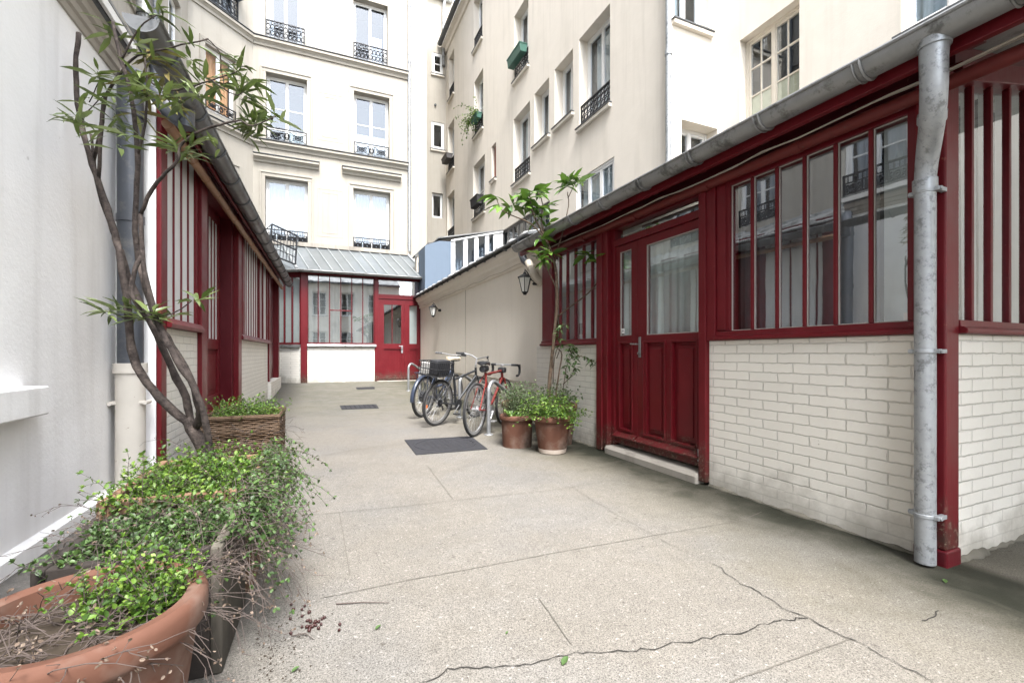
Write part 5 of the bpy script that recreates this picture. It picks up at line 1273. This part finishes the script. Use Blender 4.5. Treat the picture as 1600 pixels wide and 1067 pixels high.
dry('dead_plant', 'dark dried flower heads at the back of the box planter by the white wall', (e2[0], e2[1], .40), rect_roots(-.86, -.6, 1.85, 2.5, .42), 70, (.08, .2), 7)
e3 = rotl(-.6, 4.3)
dry('dead_plant', 'thin dry twigs poking out round the wicker planter', (e3[0], e3[1], .40), rect_roots(-.9, -.36, 3.3, 4.8, .42), 32, (.2, .45), 8)

# ------------------------------------------------------------------ oleander
def branch(m, pix, r0, r1, j=.0, seed=0, sub=3):
    pts = [P(*q) for q in pix]; r = random.Random(seed + len(pix)); L = []
    n = len(pts)
    for i in range(n - 1):
        p0 = pts[max(i - 1, 0)]; p1 = pts[i]; p2 = pts[i + 1]; p3 = pts[min(i + 2, n - 1)]
        for k in range(sub):
            t = k / sub
            L.append(.5 * ((2 * p1) + (p2 - p0) * t + (2 * p0 - 5 * p1 + 4 * p2 - p3) * t * t + (3 * p1 - p0 - 3 * p2 + p3) * t ** 3))
    L.append(pts[-1]); N_ = len(L)
    L = [q + Vector((r.uniform(-1, 1), r.uniform(-1, 1), 0)) * .003 for q in L]
    m.tube(L, [(r0 + (r1 - r0) * i / (N_ - 1)) * r.uniform(.80, .98) * (1.18 if r.random() < .08 else 1) for i in range(N_)], 10, world=True); return L
ol = thing('oleander_tree', 'tall multi stemmed oleander leaning against the left downpipe with narrow leaves', 'tree', tuple(P(330, 745, 2.5)))
m = MB(); D = 2.5
branch(m, [(345, 800, D), (334, 745, D), (318, 700, D), (300, 668, D), (292, 655, D)], .042, .034)
branch(m, [(296, 662, D), (270, 642, 2.48), (240, 610, 2.46), (213, 572, 2.45), (204, 530, 2.45), (199, 480, 2.45), (192, 425, 2.46), (182, 375, 2.48), (168, 325, 2.5), (150, 275, 2.52), (134, 225, 2.54), (122, 165, 2.56), (118, 110, 2.56), (123, 52, 2.56)], .026, .0125, seed=1)
branch(m, [(300, 664, D), (290, 620, 2.52), (268, 575, 2.54), (246, 525, 2.55), (218, 470, 2.56), (200, 430, 2.56), (188, 390, 2.55)], .022, .017, seed=2)
branch(m, [(188, 390, 2.55), (170, 345, 2.58), (155, 300, 2.6), (147, 250, 2.6), (143, 210, 2.6)], .014, .008, seed=3)
branch(m, [(306, 668, D), (312, 640, 2.45), (297, 590, 2.44), (268, 540, 2.43), (246, 505, 2.43), (228, 450, 2.43), (213, 385, 2.43), (213, 310, 2.43), (215, 245, 2.42), (211, 190, 2.4), (203, 140, 2.38), (190, 95, 2.36), (176, 35, 2.36)], .022, .0085, seed=4)
branch(m, [(335, 748, 2.46), (322, 660, 2.4), (305, 610, 2.38), (275, 560, 2.36), (250, 515, 2.36), (236, 465, 2.36), (222, 400, 2.36), (220, 335, 2.37)], .020, .012, seed=5)
branch(m, [(220, 335, 2.37), (238, 295, 2.34), (262, 268, 2.31), (278, 250, 2.3), (282, 230, 2.3), (305, 208, 2.28), (345, 195, 2.26), (376, 188, 2.26)], .011, .005, seed=6)
branch(m, [(376, 188, 2.26), (395, 197, 2.25), (430, 182, 2.24)], .004, .003, seed=7)
branch(m, [(222, 400, 2.36), (212, 420, 2.34), (206, 460, 2.33), (232, 500, 2.33), (255, 535, 2.36)], .013, .012, seed=8)
branch(m, [(147, 250, 2.6), (160, 190, 2.55), (165, 150, 2.5), (190, 112, 2.45), (215, 88, 2.42), (262, 76, 2.38), (325, 61, 2.35)], .011, .004, seed=9)
branch(m, [(325, 61, 2.35), (343, 82, 2.35), (346, 110, 2.35), (352, 142, 2.35)], .0035, .002, seed=10)
branch(m, [(165, 150, 2.5), (158, 200, 2.5), (155, 280, 2.52)], .010, .012, seed=11)
branch(m, [(215, 245, 2.42), (228, 190, 2.38), (230, 140, 2.36), (226, 90, 2.34)], .008, .004, seed=12)
branch(m, [(190, 95, 2.36), (215, 48, 2.34), (245, 24, 2.32)], .006, .003, seed=13)
branch(m, [(222, 395, 2.36), (270, 150, 2.3)][:1] + [(250, 150, 2.34), (285, 135, 2.3), (320, 118, 2.28), (365, 112, 2.28)], .005, .003, seed=14) if False else None
branch(m, [(212, 110, 2.40), (255, 140, 2.36), (290, 138, 2.33), (330, 126, 2.3), (372, 112, 2.28)], .006, .003, seed=15)
branch(m, [(330, 126, 2.3), (372, 150, 2.28), (388, 128, 2.28)], .004, .002, seed=16)
branch(m, [(123, 195, 2.54), (145, 165, 2.5), (175, 140, 2.46)], .004, .002, seed=17)
branch(m, [(140, 160, 2.5), (155, 125, 2.46), (152, 112, 2.46)], .003, .002, seed=18)
branch(m, [(215, 500, 2.4), (240, 495, 2.36), (270, 490, 2.34), (300, 470, 2.33)], .005, .003, seed=19)
branch(m, [(199, 500, 2.44), (180, 490, 2.40), (165, 486, 2.38)], .004, .003, seed=20)
obj('trunk', m, BARK, ol, smooth='all')
f = MB(); r = random.Random(77)
def whorl(px, py, dep, n, Lp=.115, up=0.2, spread=1.0, m_=None, dirv=None, w=.165):
    c = P(px, py, dep)
    for i in range(n):
        d = rvec(r, (-.6, .8)) * spread
        if dirv is not None: d += Vector(dirv)
        d += Vector((0, 0, up)); L = Lp * r.uniform(.65, 1.2)
        (m_ or f).leaf(c + rvec(r) * r.uniform(.004, .034), d, (Vector((0, 0, 1)) + rvec(r) * .5).normalized(), L, L * w * r.uniform(.8, 1.2), r.uniform(.05, .35), .2)
for px, py, n in [(246, 20, 12), (240, 25, 6), (330, 128, 14), (318, 132, 8), (345, 132, 8), (372, 112, 14), (374, 100, 8), (385, 128, 12), (380, 150, 10), (372, 140, 8), (395, 195, 16), (388, 205, 10), (405, 190, 10), (425, 183, 10), (432, 188, 6), (300, 95, 8), (302, 72, 6), (312, 150, 8),
                  (154, 118, 10), (150, 122, 6), (122, 185, 12), (125, 200, 8), (118, 160, 4), (172, 165, 8), (180, 130, 6), (165, 205, 8), (200, 160, 8), (190, 205, 7), (215, 150, 8), (232, 145, 8), (250, 150, 8), (262, 145, 9), (275, 160, 8), (290, 138, 8),
                  (285, 235, 14), (290, 245, 10), (270, 232, 8), (300, 225, 7), (180, 485, 12), (168, 488, 8), (215, 490, 12), (225, 498, 12), (235, 490, 10), (200, 480, 8), (265, 492, 8), (300, 470, 7), (308, 468, 5), (245, 505, 8),
                  (160, 35, 6), (180, 60, 6), (210, 70, 6), (240, 95, 6), (180, 190, 6), (145, 150, 5), (340, 232, 4), (318, 215, 5), (225, 120, 8), (210, 215, 6), (187, 230, 5)]:
    whorl(px, py, 2.4 + r.uniform(-.14, .05), max(3, int(n * .9)), .125, w=.18)
obj('crown', f, OLEA, ol, smooth='all', recalc=False)
f2 = MB()
for px, py, n in [(245, 95, 8), (255, 120, 8), (262, 150, 6), (238, 80, 6), (270, 165, 6), (230, 130, 5), (215, 175, 5), (200, 110, 4)]: whorl(px, py, 2.5, n, .16, -.3, .8, f2)
obj('withered_leaf', f2, OLIVE, ol, smooth='all', recalc=False)

# ------------------------------------------------------------------ small broad-leaved tree on the right
lt = thing('loquat_tree', 'slender small tree with big glossy drooping leaves rising from the pots on the right', 'tree', (2.55, 4.7, .45))
m = MB(); D = 5.3
branch(m, [(858, 655, D), (858, 615, D), (861, 570, D), (866, 525, D), (870, 480, D), (870, 440, D), (866, 410, D), (858, 385, D)], .027, .016, seed=21)
branch(m, [(858, 385, D), (848, 365, 5.28), (838, 345, 5.25), (830, 325, 5.22), (828, 305, 5.2)], .015, .007, seed=22)
branch(m, [(850, 368, 5.28), (846, 340, 5.3), (848, 318, 5.3), (840, 300, 5.3)], .010, .006, seed=23)
branch(m, [(852, 375, 5.3), (830, 350, 5.2), (800, 337, 5.15), (784, 328, 5.12), (776, 312, 5.1)], .010, .005, seed=24)
branch(m, [(867, 412, D), (872, 385, 5.25), (880, 360, 5.2), (888, 322, 5.15), (887, 300, 5.15)], .009, .005, seed=25)
branch(m, [(887, 310, 5.15), (896, 292, 5.13), (900, 285, 5.12)], .006, .004, seed=26)
branch(m, [(871, 495, D), (890, 480, 5.2), (912, 464, 5.1), (930, 446, 5.05), (938, 425, 5.0), (932, 405, 5.0)], .011, .006, seed=27)
branch(m, [(869, 450, D), (860, 430, 5.25), (848, 410, 5.2), (842, 395, 5.2)], .008, .005, seed=28)
branch(m, [(866, 640, 5.25), (872, 590, 5.22), (878, 555, 5.2), (872, 545, 5.2)], .012, .007, seed=29)
branch(m, [(864, 600, D), (866, 560, 5.25), (876, 530, 5.2), (880, 505, 5.2)], .007, .003, seed=30)
obj('trunk', m, BARK2, lt, smooth='all')
f = MB(); r = random.Random(99)
for px, py, d_, n in [(832, 300, 5.22, 10), (828, 312, 5.2, 9), (842, 302, 5.3, 9), (838, 325, 5.25, 9), (846, 340, 5.28, 8), (852, 322, 5.3, 6), (820, 325, 5.2, 7), (776, 310, 5.1, 9), (782, 320, 5.1, 5), (800, 320, 5.15, 6), (815, 305, 5.2, 5),
                      (886, 290, 5.15, 10), (892, 284, 5.13, 8), (902, 286, 5.12, 9), (925, 400, 5.0, 6), (918, 398, 5.0, 5), (935, 405, 5.0, 3), (842, 398, 5.2, 9), (850, 408, 5.2, 8), (858, 395, 5.2, 6), (845, 372, 5.25, 7), (856, 352, 5.3, 5)]:
    whorl(px, py, d_, n, .205, -.1, 1.0, f, None, .31)
obj('crown', f, LOQ, lt, smooth='all', recalc=False)
vn = thing('climber', 'thin dark leaved climber straying from the pots across the brick wall', 'plant', (2.75, 4.6, .5))
m = MB(); f = MB(); r = random.Random(15)
for pix in ([(878, 625, 5.2), (882, 590, 5.15), (886, 570, 5.1), (892, 552, 5.1), (900, 545, 5.1)], [(880, 600, 5.15), (894, 585, 5.1), (898, 565, 5.1), (890, 545, 5.12), (893, 540, 5.1)], [(893, 560, 5.1), (905, 556, 5.05), (922, 562, 5.0), (932, 568, 5.0)], [(875, 640, 5.15), (890, 625, 5.1), (905, 618, 5.0)], [(870, 560, 5.2), (876, 540, 5.15), (872, 520, 5.1), (884, 505, 5.1)]):
    L = branch(m, pix, .006, .002, seed=len(pix))
    for q in L[3:]:
        for _ in range(4): f.leaf(q + rvec(r) * .03, rvec(r, (-.8, .3)), Vector((0, 0, 1)) + rvec(r) * .6, r.uniform(.05, .085), .026, .3, .2)
obj('stem', m, BARK2, vn, smooth='all'); obj('foliage', f, HERBD, vn, smooth='all', recalc=False)

# ------------------------------------------------------------------ window boxes up on the walls
def wbox(label, T, s0, s1, d0, d1, z0, z1, m_):
    c = T((s0 + s1) / 2, (d0 + d1) / 2, z0); t = thing('window_box', label, 'window box', c, 0, 'planters hung on window railings')
    m = MB(T); m.add([(a, d, z) for a, sh in ((s0, 1), (s1, -1)) for d, z in ((d0 + .03, z0), (d1 - .02, z0), (d1, z1), (d0, z1))], [(0, 1, 2, 3), (4, 7, 6, 5), (0, 4, 5, 1), (1, 5, 6, 2), (2, 6, 7, 3), (3, 7, 4, 0)])
    obj('trough', m, m_, t, bevel=.012)
    m = MB(T); m.box(s0 - .012, s1 + .012, d0 - .012, d1 + .012, z1 - .02, z1 + .012); obj('rim', m, m_, t, bevel=.005)
    return t
GREENP = paint('green_plastic', (.05, .13, .10), .45, .15); 
wbox('empty green plastic window box outside the upper right window', FT, 11.5, 12.4, -.26, -.02, 9.48, 9.72, GREENP)
wbox('small green window box with a trailing plant, two windows further along', FT, 15.25, 15.85, -.24, -.02, 9.42, 9.62, GREENP)
wbox('dark window box on the farthest middle railing of the tall building', FT, 18.9, 19.7, -.32, -.03, 9.42, 9.62, plain('dark_trough', (.06, .055, .055), .6))
wbox('dark cloth covered box on the lowest railing of the tall building', FT, 15.15, 15.9, -.25, -.02, 6.35, 6.66, plain('black_cloth', (.025, .025, .027), .9))
wbox('blue grey window box with yellow flowers on the top left balcony rail', FFL, .52, 1.4, -.30, -.05, 11.72, 11.95, plain('slate_trough', (.07, .085, .11), .5))
def tuft(label, T, s0, s1, d, z, n, L, seed, droop, m_, ll=.07):
    r = random.Random(seed); t = thing('trailing_plant', label, 'plant', T((s0 + s1) / 2, d, z)); f = MB(); s = MB()
    for i in range(n): sprig(f, s, Vector(T(r.uniform(s0, s1), d, z)), rvec(r, (.2, 1.4)), r.randint(5, 8), r.uniform(*L), ll, r, droop * r.uniform(.5, 1.4), True, .5, .006)
    obj('foliage', f, m_, t, smooth='all', recalc=False); obj('stem', s, TWIG, t)
tuft('green trailing plant hanging below its small window box', FT, 15.3, 16.1, -.2, 9.58, 46, (.3, .95), 3, 2.6, HERB, .09)
tuft('yellow green flowers in the top left window box', FFL, .5, 1.0, -.17, 11.94, 26, (.15, .4), 4, .6, HERB)

# ------------------------------------------------------------------ odds and ends on the ground
BERRY = plain('dark_red_berry', (.030, .006, .005), .4)
r = random.Random(4); bproto = None
for i in range(30):
    px, py = (490 + r.gauss(0, 10), 972 + r.gauss(0, 7)) if i < 20 else (470 + r.uniform(-20, 70), 965 + r.uniform(-22, 30))
    g = G(px, py); g.z += .0065
    if bproto is None:
        m = MB(); m.ball((0, 0, 0), .0068, 8); m.tube([(0, 0, .006), (.003, 0, .011)], .001, 4); o = obj('fallen_berry', m, BERRY, None, smooth='all', local=True)
        bproto = o
    else:
        o = bproto.copy(); COL.objects.link(o)
    o.location = g; o.rotation_euler = (r.uniform(0, 2), r.uniform(0, 2), 0); s_ = r.uniform(.75, 1.15); o.scale = (s_, s_, s_)
    tag(o, 'dark red fallen berry on the concrete beside the left planters', 'berry', 'fallen berries')
for px, py, lab, L in [(878, 1041, 'pale green fallen leaf by the long crack in front', .045), (586, 985, 'small green fallen leaf right of the berries', .03), (790, 992, 'tiny yellowish fallen leaf in the middle of the front slab', .018),
                       (1478, 912, 'green weed leaf by the foot of the galvanised pipe', .035), (455, 1052, 'curled green leaf near the bottom left of the slab', .03)]:
    g = G(px, py); m = MB(); m.leaf(Vector((0, 0, .004)), Vector((.8, .5, .06)), Vector((0, 0, 1)), L, L * .5, -.1, .3)
    o = obj('fallen_leaf', m, HERBD, None, smooth='all', local=True, recalc=False); o.location = g; tag(o, lab, 'leaf')
m = MB(); a = G(525, 945); b = G(608, 943); m.tube([a + Vector((0, 0, .005)), (a + b) / 2 + Vector((0, .004, .008)), b + Vector((0, 0, .005))], [.0028, .0022, .0012], 5, world=True)
o = obj('fallen_twig', m, TWIG, None, local=True); tag(o, 'thin straight twig lying right of the berries', 'twig')
m = MB(); a = G(455, 995); b = G(490, 1000); m.tube([a + Vector((0, 0, .005)), (a + b) / 2 + Vector((.01, .01, .012)), b + Vector((0, 0, .004))], [.002, .002, .001], 5, world=True)
o = obj('fallen_twig', m, TWIG, None, local=True); tag(o, 'short bent twig just below the berries', 'twig')
m = MB(); r = random.Random(8)
for i in range(900):
    if i < 520: px, py = 400 + abs(r.gauss(0, 55)), 1000 + r.gauss(0, 45)
    elif i < 720: px, py = r.uniform(880, 1110), 0; 
    else: px, py = r.uniform(430, 1500), r.uniform(760, 1060)
    if i >= 520 and i < 720:
        g = Vector((2.86 - abs(r.gauss(0, .09)), r.uniform(1.3, 5.4), 0)); g.z = hz(g.x, g.y)
    else:
        if py > 1064 or py < 700: continue
        g = G(px, py)
    sz = r.uniform(.0015, .006) if i < 720 else r.uniform(.001, .0035)
    m.raw([g + Vector((r.uniform(-1, 1), r.uniform(-1, 1), r.uniform(0, .9))) * sz for _ in range(4)] , [(0, 1, 2), (0, 2, 3), (0, 3, 1), (1, 2, 3)])
o = obj('dirt_crumbs', m, SOIL, None, local=True); o['kind'] = 'stuff'

# ------------------------------------------------------------------ camera, light, render settings
cam = bpy.data.cameras.new('camera'); co = bpy.data.objects.new('camera', cam); COL.objects.link(co)
cam.sensor_width = 36; cam.lens = FPX / 1600 * 36; cam.shift_y = 18.5 / 1600; cam.clip_end = 500; cam.clip_start = .02
co.location = (0, 0, CH); co.rotation_euler = (R(90), 0, -YAW); scene.camera = co
SUN_EL, SUN_AZ = R(60), R(187)      # azimuth: from north (+y), clockwise
sun = bpy.data.lights.new('sun', 'SUN'); so = bpy.data.objects.new('sun', sun); COL.objects.link(so)
sun.energy = 1.4; sun.angle = R(20); sun.color = (1, .975, .94)
dv = Vector((math.sin(SUN_AZ) * math.cos(SUN_EL), math.cos(SUN_AZ) * math.cos(SUN_EL), math.sin(SUN_EL)))
so.rotation_euler = (-dv).to_track_quat('-Z', 'Y').to_euler(); so.location = (0, 0, 30)
w = bpy.data.worlds.new('World'); scene.world = w; w.use_nodes = True; nt = w.node_tree
bg = nt.nodes['Background']; sky = nt.nodes.new('ShaderNodeTexSky'); sky.sky_type = 'NISHITA'; sky.sun_disc = False
sky.sun_elevation = SUN_EL; sky.sun_rotation = SUN_AZ; sky.air_density = 1.2; sky.dust_density = 2.0; sky.ozone_density = 1.0
hs = nt.nodes.new('ShaderNodeHueSaturation'); hs.inputs['Saturation'].default_value = .42
nt.links.new(sky.outputs[0], hs.inputs['Color']); nt.links.new(hs.outputs[0], bg.inputs[0]); bg.inputs[1].default_value = .14
vs_ = scene.view_settings; vs_.view_transform = 'Standard'; vs_.look = 'None'; vs_.gamma = 1; vs_.exposure = 2.95
scene.cycles.max_bounces = 10; scene.cycles.diffuse_bounces = 6; scene.cycles.glossy_bounces = 4; scene.cycles.transparent_max_bounces = 16; scene.cycles.transmission_bounces = 4
scene.cycles.caustics_reflective = False; scene.cycles.caustics_refractive = False
scene.cycles.use_denoising = True
